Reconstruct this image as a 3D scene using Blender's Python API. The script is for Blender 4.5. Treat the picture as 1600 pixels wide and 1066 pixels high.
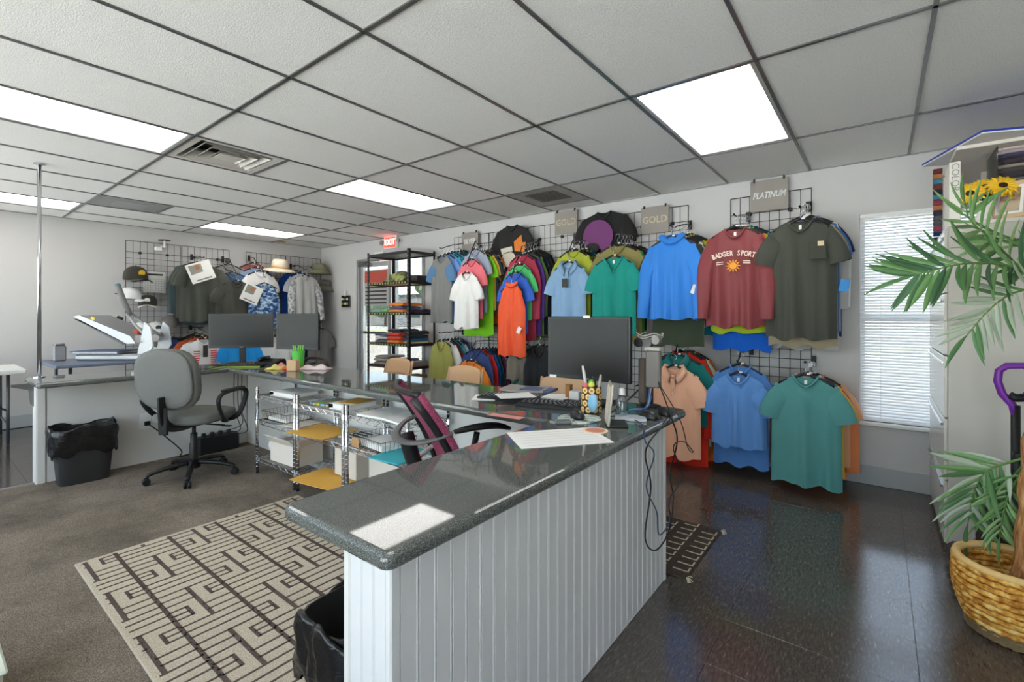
import bpy, math, random
from mathutils import Matrix, Vector
for _o in list(bpy.data.objects): bpy.data.objects.remove(_o)
S = bpy.context.scene
COL = S.collection
PI = math.pi
# ---------------------------------------------------------------- camera, world, sun, exposure
F, CY, YAW, EYE = 738.3, 491.7, 0.66155, 1.28      # focal length in px of the 1600x1066 frame, horizon row, heading, eye height
CEIL = 2.438
XL, YB, XR, YF = -7.70, 4.47, 1.95, -1.70           # left wall, display wall, right wall, wall behind the camera
cam = bpy.data.objects.new('camera', bpy.data.cameras.new('camera')); COL.objects.link(cam)
cam.location = (0, 0, EYE); cam.rotation_euler = (PI/2, 0, YAW)
cam.data.sensor_width = 36; cam.data.lens = F/1600*36; cam.data.shift_y = (CY-533)/1600
cam.data.clip_start = .02; cam.data.clip_end = 300
S.camera = cam
W = bpy.data.worlds.new('sky'); S.world = W; W.use_nodes = True
_n = W.node_tree.nodes; _bg = _n['Background']
_sky = _n.new('ShaderNodeTexSky'); _sky.sky_type = 'NISHITA'; _sky.sun_disc = False
_sky.sun_elevation = math.radians(50); _sky.sun_rotation = math.radians(90)
_hs = _n.new('ShaderNodeHueSaturation'); _hs.inputs['Saturation'].default_value = .6
W.node_tree.links.new(_sky.outputs[0], _hs.inputs['Color']); W.node_tree.links.new(_hs.outputs[0], _bg.inputs[0]); _bg.inputs[1].default_value = .8
sun = bpy.data.objects.new('sun', bpy.data.lights.new('sun', 'SUN')); COL.objects.link(sun)
sun.data.energy = 26.0; sun.data.angle = .01; sun.rotation_euler = (0, math.radians(-40), 0)
S.view_settings.view_transform = 'Standard'; S.view_settings.look = 'None'
S.view_settings.gamma = 1; S.view_settings.use_curve_mapping = False
S.view_settings.exposure = 0.48
PANEL = 3.3                                           # radiance of the ceiling light diffusers
# ---------------------------------------------------------------- pixel -> place helpers
_s, _c = math.sin(YAW), math.cos(YAW)
def ray(x, y):
    u = (x-800)/F; v = -(y-CY)/F
    return (-_s+u*_c, _c+u*_s, v)
def onY(x, y, Y):
    r = ray(x, y); t = Y/r[1]; return Vector((r[0]*t, Y, EYE+r[2]*t))
def onX(x, y, X):
    r = ray(x, y); t = X/r[0]; return Vector((X, r[1]*t, EYE+r[2]*t))
def onZ(x, y, z):
    r = ray(x, y); t = (z-EYE)/r[2]; return Vector((r[0]*t, r[1]*t, z))
# ---------------------------------------------------------------- materials
MATS = {}
def srgb(r, g, b):
    f = lambda c: (c/255/12.92) if c <= 10 else ((c/255+.055)/1.055)**2.4
    return (f(r), f(g), f(b), 1)
def mat(name, col, rough=.6, metal=0, bump=0, bscale=60, var=0, vscale=8, spec=.5, trans=0, emit=0, coat=0, sheen=0, alpha=1, ior=1.45):
    if name in MATS: return MATS[name]
    m = bpy.data.materials.new(name); m.use_nodes = True; MATS[name] = m
    nt = m.node_tree; p = nt.nodes['Principled BSDF']; I = p.inputs
    c = srgb(*col)
    I['Base Color'].default_value = c; I['Roughness'].default_value = rough; I['Metallic'].default_value = metal
    I['Specular IOR Level'].default_value = spec; I['Transmission Weight'].default_value = trans; I['IOR'].default_value = ior
    I['Coat Weight'].default_value = coat; I['Sheen Weight'].default_value = sheen; I['Alpha'].default_value = alpha
    if emit: I['Emission Color'].default_value = c; I['Emission Strength'].default_value = emit
    tc = nt.nodes.new('ShaderNodeTexCoord')
    if var:
        n = nt.nodes.new('ShaderNodeTexNoise'); n.inputs['Scale'].default_value = vscale; n.inputs['Detail'].default_value = 4
        mx = nt.nodes.new('ShaderNodeMix'); mx.data_type = 'RGBA'
        mx.inputs[6].default_value = tuple(min(1, k*(1-var)) for k in c[:3])+(1,); mx.inputs[7].default_value = tuple(min(1, k*(1+var)) for k in c[:3])+(1,)
        nt.links.new(tc.outputs['Object'], n.inputs['Vector']); nt.links.new(n.outputs[0], mx.inputs[0]); nt.links.new(mx.outputs[2], I['Base Color'])
    if bump:
        n = nt.nodes.new('ShaderNodeTexNoise'); n.inputs['Scale'].default_value = bscale; n.inputs['Detail'].default_value = 3
        b = nt.nodes.new('ShaderNodeBump'); b.inputs['Strength'].default_value = bump; b.inputs['Distance'].default_value = .01
        nt.links.new(tc.outputs['Object'], n.inputs['Vector']); nt.links.new(n.outputs[0], b.inputs['Height']); nt.links.new(b.outputs[0], I['Normal'])
    return m
def ramp_mat(name, stops, tex='noise', scale=30, detail=4, rough=.5, bump=0, stretch=(1, 1, 1), spec=.5, rvar=None, bdist=.004, coord='Object', thr=None):
    """colour ramp over a procedural texture; stops = [(pos, rgb)...]"""
    if name in MATS: return MATS[name]
    m = bpy.data.materials.new(name); m.use_nodes = True; MATS[name] = m
    nt = m.node_tree; p = nt.nodes['Principled BSDF']; L = nt.links
    tc = nt.nodes.new('ShaderNodeTexCoord'); mp = nt.nodes.new('ShaderNodeMapping'); mp.inputs['Scale'].default_value = stretch
    L.new(tc.outputs[coord], mp.inputs[0])
    if tex == 'noise':
        t = nt.nodes.new('ShaderNodeTexNoise'); t.inputs['Scale'].default_value = scale; t.inputs['Detail'].default_value = detail
    elif tex == 'voronoi':
        t = nt.nodes.new('ShaderNodeTexVoronoi'); t.inputs['Scale'].default_value = scale
    elif tex == 'wave':
        t = nt.nodes.new('ShaderNodeTexWave'); t.inputs['Scale'].default_value = scale; t.inputs['Distortion'].default_value = detail
    L.new(mp.outputs[0], t.inputs['Vector'])
    r = nt.nodes.new('ShaderNodeValToRGB'); e = r.color_ramp.elements
    while len(e) > 1: e.remove(e[-1])
    e[0].position = stops[0][0]; e[0].color = srgb(*stops[0][1])
    for q, c in stops[1:]:
        k = e.new(q); k.color = srgb(*c)
    L.new(t.outputs[0], r.inputs[0]); L.new(r.outputs[0], p.inputs['Base Color'])
    p.inputs['Roughness'].default_value = rough; p.inputs['Specular IOR Level'].default_value = spec
    if rvar:
        mr = nt.nodes.new('ShaderNodeMapRange'); mr.inputs[1].default_value = .3; mr.inputs[2].default_value = .7
        mr.inputs[3].default_value = rvar[0]; mr.inputs[4].default_value = rvar[1]
        L.new(t.outputs[0], mr.inputs[0]); L.new(mr.outputs[0], p.inputs['Roughness'])
    if bump:
        b = nt.nodes.new('ShaderNodeBump'); b.inputs['Strength'].default_value = bump; b.inputs['Distance'].default_value = bdist
        L.new(t.outputs[0], b.inputs['Height']); L.new(b.outputs[0], p.inputs['Normal'])
    return m
# ---------------------------------------------------------------- mesh builder
RM = {}                                               # root object -> world matrix
def rotm(rx=0, ry=0, rz=0): return Matrix.Rotation(rz, 4, 'Z') @ Matrix.Rotation(ry, 4, 'Y') @ Matrix.Rotation(rx, 4, 'X')
class MB:
    def __init__(s): s.v = []; s.f = []; s.m = []; s.T = None; s.cm = 0
    def add(s, vs, fs):
        b = len(s.v)
        if s.T is not None: vs = [s.T @ Vector(p) for p in vs]
        s.v += [tuple(p) for p in vs]
        for f in fs: s.f.append(tuple(i+b for i in f)); s.m.append(s.cm)
        return s
    def box(s, c, d, ch=0, M=None):
        x, y, z = d[0]/2, d[1]/2, d[2]/2
        if ch <= 0:
            vs = [(i*x, j*y, k*z) for i in (-1, 1) for j in (-1, 1) for k in (-1, 1)]
            fs = [(0, 1, 3, 2), (4, 6, 7, 5), (0, 4, 5, 1), (2, 3, 7, 6), (0, 2, 6, 4), (1, 5, 7, 3)]
        else:
            ch = min(ch, x*.95, y*.95, z*.95); vs = []; idx = {}
            for i in (-1, 1):
                for j in (-1, 1):
                    for k in (-1, 1):
                        idx[(i, j, k)] = len(vs)
                        vs += [(i*x, j*(y-ch), k*(z-ch)), (i*(x-ch), j*y, k*(z-ch)), (i*(x-ch), j*(y-ch), k*z)]
            g = lambda i, j, k, a: idx[(i, j, k)]+a
            fs = []
            for i in (-1, 1):
                q = [g(i, -1, -1, 0), g(i, 1, -1, 0), g(i, 1, 1, 0), g(i, -1, 1, 0)]; fs.append(tuple(q if i > 0 else q[::-1]))
                q = [g(-1, i, -1, 1), g(-1, i, 1, 1), g(1, i, 1, 1), g(1, i, -1, 1)]; fs.append(tuple(q if i > 0 else q[::-1]))
                q = [g(-1, -1, i, 2), g(1, -1, i, 2), g(1, 1, i, 2), g(-1, 1, i, 2)]; fs.append(tuple(q if i > 0 else q[::-1]))
                for j in (-1, 1):
                    q = [g(i, j, -1, 0), g(i, j, -1, 1), g(i, j, 1, 1), g(i, j, 1, 0)]; fs.append(tuple(q if i*j > 0 else q[::-1]))
                    q = [g(i, -1, j, 0), g(i, 1, j, 0), g(i, 1, j, 2), g(i, -1, j, 2)]; fs.append(tuple(q if i*j > 0 else q[::-1]))
                    q = [g(-1, i, j, 1), g(-1, i, j, 2), g(1, i, j, 2), g(1, i, j, 1)]; fs.append(tuple(q if i*j > 0 else q[::-1]))
                    for k in (-1, 1):
                        q = [g(i, j, k, 0), g(i, j, k, 1), g(i, j, k, 2)]; fs.append(tuple(q if i*j*k > 0 else q[::-1]))
        if M is not None: vs = [M @ Vector(p) for p in vs]
        return s.add([(p[0]+c[0], p[1]+c[1], p[2]+c[2]) for p in vs], fs)
    def bb(s, x0, x1, y0, y1, z0, z1, ch=0):
        return s.box(((x0+x1)/2, (y0+y1)/2, (z0+z1)/2), (abs(x1-x0), abs(y1-y0), abs(z1-z0)), ch)
    def tube(s, pts, r, n=8, closed=False, cap=True, flat=None):
        pts = [Vector(p) for p in pts]; N = len(pts); vs = []; prev = None
        for i, p in enumerate(pts):
            a = pts[(i-1) % N] if (closed or i > 0) else p; b = pts[(i+1) % N] if (closed or i < N-1) else p
            t = (b-a)
            t = t.normalized() if t.length > 1e-9 else Vector((0, 0, 1))
            if prev is None:
                up = Vector((0, 0, 1)) if abs(t.z) < .9 else Vector((0, 1, 0))
                u = t.cross(up).normalized()
            else:
                u = prev-t*prev.dot(t)
                u = u.normalized() if u.length > 1e-6 else t.orthogonal().normalized()
            prev = u; w = t.cross(u)
            rr = r[i] if isinstance(r, (list, tuple)) else r
            for k in range(n):
                a_ = 2*PI*k/n
                vs.append(p+u*math.cos(a_)*rr+w*math.sin(a_)*rr*(flat or 1))
        fs = []
        for i in range(N if closed else N-1):
            j = (i+1) % N
            for k in range(n):
                l = (k+1) % n; fs.append((i*n+k, i*n+l, j*n+l, j*n+k))
        if cap and not closed: fs += [tuple(range(n))[::-1], tuple((N-1)*n+k for k in range(n))]
        return s.add(vs, fs)
    def lathe(s, prof, c=(0, 0, 0), n=24, sx=1, sy=1, M=None):
        vs = []; fs = []
        for r, z in prof:
            for k in range(n):
                a = 2*PI*k/n; vs.append(Vector((r*math.cos(a)*sx, r*math.sin(a)*sy, z)))
        for i in range(len(prof)-1):
            for k in range(n):
                l = (k+1) % n; fs.append((i*n+k, i*n+l, (i+1)*n+l, (i+1)*n+k))
        if prof[0][0] > 1e-6: fs.append(tuple(range(n))[::-1])
        if prof[-1][0] > 1e-6: fs.append(tuple((len(prof)-1)*n+k for k in range(n)))
        if M is not None: vs = [M @ p for p in vs]
        return s.add([p+Vector(c) for p in vs], fs)
    def prism(s, poly, z0, z1, M=None, hole=None):
        n = len(poly); vs = [(p[0], p[1], z0) for p in poly]+[(p[0], p[1], z1) for p in poly]
        fs = [tuple(range(n))[::-1], tuple(range(n, 2*n))]+[(i, (i+1) % n, n+(i+1) % n, n+i) for i in range(n)]
        if M is not None: vs = [M @ Vector(p) for p in vs]
        return s.add(vs, fs)
    def grid(s, fn, nu, nv, flip=False):
        vs = [fn(i/nu, j/nv) for j in range(nv+1) for i in range(nu+1)]
        fs = []
        for j in range(nv):
            for i in range(nu):
                a = j*(nu+1)+i; q = (a, a+1, a+nu+2, a+nu+1); fs.append(q[::-1] if flip else q)
        return s.add(vs, fs)
    def ball(s, c, r, n=12, m=8, sc=(1, 1, 1)):
        return s.lathe([(max(1e-7, r*math.sin(PI*i/m)), -r*math.cos(PI*i/m)*sc[2]) for i in range(m+1)], c, n, sc[0], sc[1])
    def data(s, name, smooth=False):
        me = bpy.data.meshes.new(name); me.from_pydata(s.v, [], s.f)
        if smooth: me.polygons.foreach_set('use_smooth', [True]*len(me.polygons))
        return me
    def build(s, name, mats, parent=None, smooth=False, world=True, solid=0, sub=0, auto=None):
        if parent is not None and world and parent in RM:
            inv = RM[parent].inverted(); s.v = [tuple(inv @ Vector(p)) for p in s.v]
        me = s.data(name, smooth)
        ms = mats if isinstance(mats, (list, tuple)) else [mats]
        for m in ms: me.materials.append(m)
        if len(ms) > 1: me.polygons.foreach_set('material_index', s.m)
        if auto is not None: me.set_sharp_from_angle(angle=math.radians(auto))
        o = bpy.data.objects.new(name, me); COL.objects.link(o)
        if parent is not None:
            o.parent = parent
            if parent in RM: RM[o] = RM[parent]
        else: RM[o] = Matrix()
        if solid:
            md = o.modifiers.new('solid', 'SOLIDIFY'); md.thickness = solid; md.offset = 0
        if sub:
            md = o.modifiers.new('sub', 'SUBSURF'); md.levels = sub; md.render_levels = sub
        return o
def tag(o, label, cat, group=None):
    o['label'] = label; o['category'] = cat
    if group: o['group'] = group
    return o
def struct(o, label=None):
    o['kind'] = 'structure'
    if label: o['label'] = label
    return o
def thing(name, label, cat, loc=(0, 0, 0), rz=0, group=None):
    o = bpy.data.objects.new(name, None); COL.objects.link(o); o.empty_display_size = .05
    o.location = loc; o.rotation_euler = (0, 0, rz)
    RM[o] = Matrix.Translation(Vector(loc)) @ Matrix.Rotation(rz, 4, 'Z')
    return tag(o, label, cat, group)
def inst(o, name, me_obj, parent, loc=(0, 0, 0), rot=(0, 0, 0)):
    c = bpy.data.objects.new(name, me_obj.data if hasattr(me_obj, 'data') else me_obj); COL.objects.link(c)
    c.parent = parent; c.location = loc; c.rotation_euler = rot
    return c
def copy_tree(o, parent=None):
    c = o.copy(); COL.objects.link(c); c.parent = parent
    for ch in list(o.children): copy_tree(ch, c)
    return c
def text_mb(txt, size, depth=.001, bold=0, shear=0, sx=1):
    cu = bpy.data.curves.new('t', 'FONT'); cu.body = txt; cu.size = size; cu.extrude = depth; cu.offset = bold; cu.shear = shear
    cu.align_x = 'CENTER'; cu.align_y = 'CENTER'; cu.resolution_u = 2
    o = bpy.data.objects.new('t', cu); COL.objects.link(o)
    dg = bpy.context.evaluated_depsgraph_get(); me = bpy.data.meshes.new_from_object(o.evaluated_get(dg))
    mb = MB(); mb.add([(v.co.x*sx, v.co.y, v.co.z) for v in me.vertices], [tuple(p.vertices) for p in me.polygons])
    bpy.data.objects.remove(o); bpy.data.curves.remove(cu); bpy.data.meshes.remove(me)
    return mb
def xform(mb, M): mb.v = [tuple(M @ Vector(p)) for p in mb.v]; return mb
FACE_NY = Matrix(((1, 0, 0, 0), (0, 0, -1, 0), (0, 1, 0, 0), (0, 0, 0, 1)))   # drawing in xy -> panel facing -Y (x right, y up)
def facing(loc, rz=0, tilt=0): return Matrix.Translation(Vector(loc)) @ Matrix.Rotation(rz, 4, 'Z') @ Matrix.Rotation(tilt, 4, 'X') @ FACE_NY
def spline(pts, n=8):
    P = [Vector(p) for p in pts]; P = [P[0]*2-P[1]]+P+[P[-1]*2-P[-2]]; out = []
    for i in range(1, len(P)-2):
        for k in range(n):
            t = k/n; a, b, c, d = P[i-1], P[i], P[i+1], P[i+2]
            out.append(.5*((2*b)+(c-a)*t+(2*a-5*b+4*c-d)*t*t+(3*b-a-3*c+d)*t**3))
    out.append(P[-2]); return out
# shared materials
M_wall = mat('wall_paint', (204, 201, 199), .7, bump=.06, bscale=90, var=.02, vscale=2)
M_white = mat('white_paint', (222, 219, 214), .45, var=.03, vscale=5)
M_trim = mat('grey_vinyl_base', (176, 178, 178), .5)
M_chrome = mat('chrome', (205, 205, 208), .18, 1)
M_steel = mat('brushed_steel', (150, 150, 152), .35, 1)
M_black = mat('black_plastic', (24, 24, 25), .45, bump=.05, bscale=400)
M_blackm = mat('black_metal', (26, 25, 25), .4, .3)
M_wire = mat('black_wire', (32, 31, 31), .45, .2)
M_paper = mat('paper', (238, 236, 232), .8, var=.02)
M_tile = ramp_mat('ceiling_tile', [(.35, (232, 230, 226)), (.6, (246, 244, 240))], scale=160, detail=3, rough=.75, bump=.5, bdist=.004, spec=.25)
M_grid = mat('ceiling_grid_metal', (118, 118, 117), .3, .6)
def glass_mat(name, tint, refl=.06):
    m = bpy.data.materials.new(name); m.use_nodes = True; MATS[name] = m; nt = m.node_tree; L = nt.links
    nt.nodes.remove(nt.nodes['Principled BSDF']); out = nt.nodes['Material Output']
    t = nt.nodes.new('ShaderNodeBsdfTransparent'); t.inputs[0].default_value = srgb(*tint)
    g = nt.nodes.new('ShaderNodeBsdfGlossy'); g.inputs['Roughness'].default_value = .01
    fr = nt.nodes.new('ShaderNodeLayerWeight'); fr.inputs[0].default_value = .25
    mr = nt.nodes.new('ShaderNodeMapRange'); mr.inputs[3].default_value = refl; mr.inputs[4].default_value = .8
    mx = nt.nodes.new('ShaderNodeMixShader'); L.new(fr.outputs['Fresnel'], mr.inputs[0]); L.new(mr.outputs[0], mx.inputs[0])
    L.new(t.outputs[0], mx.inputs[1]); L.new(g.outputs[0], mx.inputs[2]); L.new(mx.outputs[0], out.inputs[0])
    return m
M_glass = glass_mat('clear_glass', (246, 250, 250))
# ================================================================ the room shell
m = MB(); m.bb(XL-.15, XR+.15, YF-.15, YB+.15, -.12, -.006)
floor = struct(m.build('floor', mat('floor_joint', (22, 20, 19), .5)), 'dark glossy vinyl tile floor, scuffed and waxed')
def floor_mat():
    m = bpy.data.materials.new('vinyl_tile'); m.use_nodes = True; nt = m.node_tree; L = nt.links; p = nt.nodes['Principled BSDF']
    g = nt.nodes.new('ShaderNodeNewGeometry')
    n1 = nt.nodes.new('ShaderNodeTexNoise'); n1.inputs['Scale'].default_value = 120; n1.inputs['Detail'].default_value = 7; n1.inputs['Roughness'].default_value = .75
    n2 = nt.nodes.new('ShaderNodeTexNoise'); n2.inputs['Scale'].default_value = 2.2; n2.inputs['Detail'].default_value = 4
    mp = nt.nodes.new('ShaderNodeMapping'); mp.inputs['Scale'].default_value = (1, .22, 1); mp.inputs['Rotation'].default_value = (0, 0, .7)
    L.new(g.outputs['Position'], mp.inputs[0]); L.new(mp.outputs[0], n1.inputs['Vector']); L.new(g.outputs['Position'], n2.inputs['Vector'])
    r = nt.nodes.new('ShaderNodeValToRGB'); e = r.color_ramp.elements
    e[0].position = .36; e[0].color = srgb(56, 51, 48); e[1].position = .60; e[1].color = srgb(94, 86, 79)
    k = e.new(.72); k.color = srgb(166, 153, 138)
    L.new(n1.outputs[0], r.inputs[0]); L.new(r.outputs[0], p.inputs['Base Color'])
    mr = nt.nodes.new('ShaderNodeMapRange'); mr.inputs[1].default_value = .35; mr.inputs[2].default_value = .68; mr.inputs[3].default_value = .08; mr.inputs[4].default_value = .16
    L.new(n2.outputs[0], mr.inputs[0]); L.new(mr.outputs[0], p.inputs['Roughness'])
    b = nt.nodes.new('ShaderNodeBump'); b.inputs['Strength'].default_value = .06; b.inputs['Distance'].default_value = .003
    L.new(n1.outputs[0], b.inputs['Height']); L.new(b.outputs[0], p.inputs['Normal'])
    p.inputs['Specular IOR Level'].default_value = .75
    return m
M_floor = floor_mat()
TS = .3085
m = MB(); m.box((0, 0, -.0035), (TS-.0012, TS-.0012, .007), .0006); tile0 = m.data('floor_tile'); tile0.materials.append(M_floor)
rest = MB()
ix0 = math.floor((XL-.11)/TS)
for i in range(ix0, 8):
    for j in range(-9, 8):
        x0 = .11+i*TS; y0 = 2.424+j*TS
        cx, cy = x0+TS/2, y0+TS/2
        if cx < XL or cx > XR or cy < YF or cy > YB: continue
        if (cx > -.95 and cy > .9) or (cx < -5.2 and cy < 2.2 and cy > -.6) or (cy > 2.45 and cx > -2.2):
            o = bpy.data.objects.new('floor_tile', tile0); COL.objects.link(o); o.parent = floor; o.location = (cx, cy, 0)
        else: rest.box((cx, cy, -.0035), (TS-.0012, TS-.0012, .007), .0006)
o = rest.build('floor_tile', M_floor, floor); o['kind'] = 'stuff'
# carpet behind the counter
M_carpet = ramp_mat('carpet', [(.3, (100, 91, 81)), (.5, (134, 123, 110)), (.7, (166, 154, 139))], scale=220, detail=3, rough=.95, bump=.9, bdist=.008, spec=.1)
_nt = M_carpet.node_tree; _p = _nt.nodes['Principled BSDF']
_g = _nt.nodes.new('ShaderNodeNewGeometry'); _n2 = _nt.nodes.new('ShaderNodeTexNoise'); _n2.inputs['Scale'].default_value = 1.6; _n2.inputs['Detail'].default_value = 6; _n2.inputs['Roughness'].default_value = .65
_r2 = _nt.nodes.new('ShaderNodeMapRange'); _r2.inputs[1].default_value = .34; _r2.inputs[2].default_value = .62; _r2.inputs[3].default_value = .55; _r2.inputs[4].default_value = 1.08
_mx = _nt.nodes.new('ShaderNodeMix'); _mx.data_type = 'RGBA'; _mx.blend_type = 'MULTIPLY'; _mx.inputs[0].default_value = 1
_src = _p.inputs['Base Color'].links[0].from_socket
_nt.links.new(_g.outputs['Position'], _n2.inputs['Vector']); _nt.links.new(_n2.outputs[0], _r2.inputs[0]); _nt.links.new(_src, _mx.inputs[6]); _nt.links.new(_r2.outputs[0], _mx.inputs[7]); _nt.links.new(_mx.outputs[2], _p.inputs['Base Color'])
m = MB(); m.bb(-5.04, -.99, YF+.02, 2.1, 0, .006)
struct(m.build('carpet', M_carpet), 'worn dark grey-brown carpet inside the counter')
m = MB(); m.bb(-5.07, -5.035, YF+.02, .62, 0, .009, .003); struct(m.build('trim_1', M_steel), 'thin metal strip along the carpet edge')
# walls
def slab(name, a, label, mm=M_wall):
    m = MB(); m.bb(*a); return struct(m.build(name, mm), label)
slab('wall_left', (XL-.15, XL, YF-.15, YB+.15, 0, CEIL+.3), 'light grey painted wall with hat and shirt grids')
slab('wall_right', (XR, XR+.15, YF-.15, YB+.15, 0, CEIL+.3), 'light grey painted side wall')
m = MB(); m.bb(XL, XR, YF-.15, YF, 0, .3); m.bb(XL, XR, YF-.15, YF, 2.3, CEIL+.3)
struct(m.build('wall_front', M_wall), 'unseen wall behind the camera, below and above the added windows')
m = MB()
for k in range(8): x = XL+(XR-XL)*k/7; m.bb(max(XL, x-.03), min(XR, x+.03), YF-.1, YF-.04, .3, 2.3)
m.bb(XL, XR, YF-.1, YF-.04, .3, .35); m.bb(XL, XR, YF-.1, YF-.04, 2.25, 2.3)
added_win = struct(m.build('window_added', mat('added_window_alu', (168, 168, 168), .4, .7)), 'added unseen windows behind the camera with slim aluminium mullions, letting in daylight')  # windows added out of view so daylight reaches the ceiling
for k in range(7):
    x0 = XL+(XR-XL)*k/7; x1 = XL+(XR-XL)*(k+1)/7; m = MB(); m.bb(x0+.03, x1-.03, YF-.072, YF-.068, .35, 2.25); m.build('glass_pane', M_glass, added_win)
DX0, DX1, DZ = -6.63, -5.02, 2.16                     # glazed door and sidelight opening
WX0, WX1, WZ0, WZ1 = -.125, .78, .475, 2.04           # window opening
m = MB()
for a in ((XL, DX0, 0, CEIL+.3), (DX0, DX1, DZ, CEIL+.3), (DX1, WX0, 0, CEIL+.3), (WX0, WX1, 0, WZ0), (WX0, WX1, WZ1, CEIL+.3), (WX1, XR, 0, CEIL+.3)):
    m.bb(a[0], a[1], YB, YB+.15, a[2], a[3])
struct(m.build('wall_back', M_wall), 'light grey display wall carrying wire grids of shirts')
def baseb(name, segs):
    m = MB()
    for a in segs: m.bb(*a, 0, .14, .004)
    struct(m.build(name, M_trim), 'grey vinyl wall base')
    m = MB()
    for x0, x1, y0, y1 in segs: m.bb(x0, x1, y0-(.008 if x1-x0 > y1-y0 else 0), y1+(.008 if x1-x0 < y1-y0 and False else 0), 0, .018, .004)
baseb('baseboard_back', [(DX1+.06, XR, YB-.012, YB), (XL, DX0-.06, YB-.012, YB)])
baseb('baseboard_left', [(XL, XL+.012, YF, YB)])
baseb('baseboard_right', [(XR-.012, XR, YF, YB)])
# suspended ceiling: tiles, runners, cross tees
QX = lambda q: -.445-.61*q
RY = lambda r: -.068+1.22*r
ceil = MB(); ceil.bb(XL-.15, XR+.15, YF-.15, YB+.15, CEIL+.2, CEIL+.3)
ceil = struct(ceil.build('ceiling', M_wall), 'suspended grid ceiling of textured tiles')
LIGHTS = [(0, 2), (5, 2), (10, 2), (5, 0), (10, 0), (0, 0), (5, -2), (0, -2)]
HALF = {(5, 1): 'diffuser', (9, 1): 'plate', (3, 3): 'return'}
tcache = {}
def ctile(x0, x1, y0, y1):
    x0, x1, y0, y1 = max(x0, XL), min(x1, XR), max(y0, YF), min(y1, YB)
    if x1-x0 < .04 or y1-y0 < .04: return
    k = (round(x1-x0, 3), round(y1-y0, 3))
    if k not in tcache:
        m = MB(); m.box((0, 0, .008), (k[0]-.004, k[1]-.004, .016), .003); me = m.data('ceiling_tile'); me.materials.append(M_tile); tcache[k] = me
    o = bpy.data.objects.new('ceiling_tile', tcache[k]); COL.objects.link(o); o.parent = ceil; o.location = ((x0+x1)/2, (y0+y1)/2, CEIL+.003)
for q in range(-4, 12):
    for r in range(-2, 4):
        x1, x0, y0, y1 = QX(q), QX(q+1), RY(r), RY(r+1)
        if (q, r) in LIGHTS: continue
        if (q, r) in HALF: ctile(x0, x1, y0+.61, y1)
        else: ctile(x0, x1, y0, y1)
def bar(name, x0, x1, y0, y1, mm=M_grid):
    m = MB(); m.bb(x0, x1, y0, y1, CEIL-.004, CEIL+.004); m.build(name, mm, ceil)
for r in range(-1, 4): bar('main_runner', XL, XR, RY(r)-.009, RY(r)+.009)
for q in range(-3, 12): bar('cross_tee', QX(q)-.008, QX(q)+.008, YF, YB)
for (q, r) in HALF: bar('cross_tee', QX(q+1), QX(q), RY(r)+.61-.011, RY(r)+.61+.011)
M_angle = mat('wall_angle', (150, 150, 149), .4, .4)
bar('wall_angle', XL, XR, YB-.022, YB, M_angle); bar('wall_angle', XL, XL+.022, YF, YB, M_angle); bar('wall_angle', XR-.022, XR, YF, YB, M_angle)
# fluorescent troffers
M_lens = mat('light_diffuser', (255, 253, 248), .5, emit=PANEL)
M_frame = mat('light_frame', (188, 188, 186), .4)
where = {(0, 2): 'near the window, above the shirt wall', (5, 2): 'above the long counter', (10, 2): 'in front of the corner shirts', (5, 0): 'beside the square air diffuser', (10, 0): 'beyond the chrome pole', (0, 0): 'above the near end of the counter'}
for q, r in LIGHTS:
    x1, x0, y0, y1 = QX(q), QX(q+1), RY(r), RY(r+1)
    t = thing('ceiling_light', 'recessed fluorescent ceiling panel '+where.get((q, r), ('behind the task chair' if q else 'over the shop entrance end')), 'ceiling light', ((x0+x1)/2, (y0+y1)/2, CEIL+.003), 0, 'recessed ceiling lights')
    m = MB(); w = .03
    for a in ((x0+.011, x1-.011, y0+.011, y0+w), (x0+.011, x1-.011, y1-w, y1-.011), (x0+.011, x0+w, y0+w, y1-w), (x1-w, x1-.011, y0+w, y1-w)): m.bb(*a, CEIL+.002, CEIL+.05)
    m.build('frame', M_frame, t)
    m = MB(); m.bb(x0+w-.002, x1-w+.002, y0+w-.002, y1-w+.002, CEIL+.010, CEIL+.014); m.build('diffuser', M_lens, t)
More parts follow.
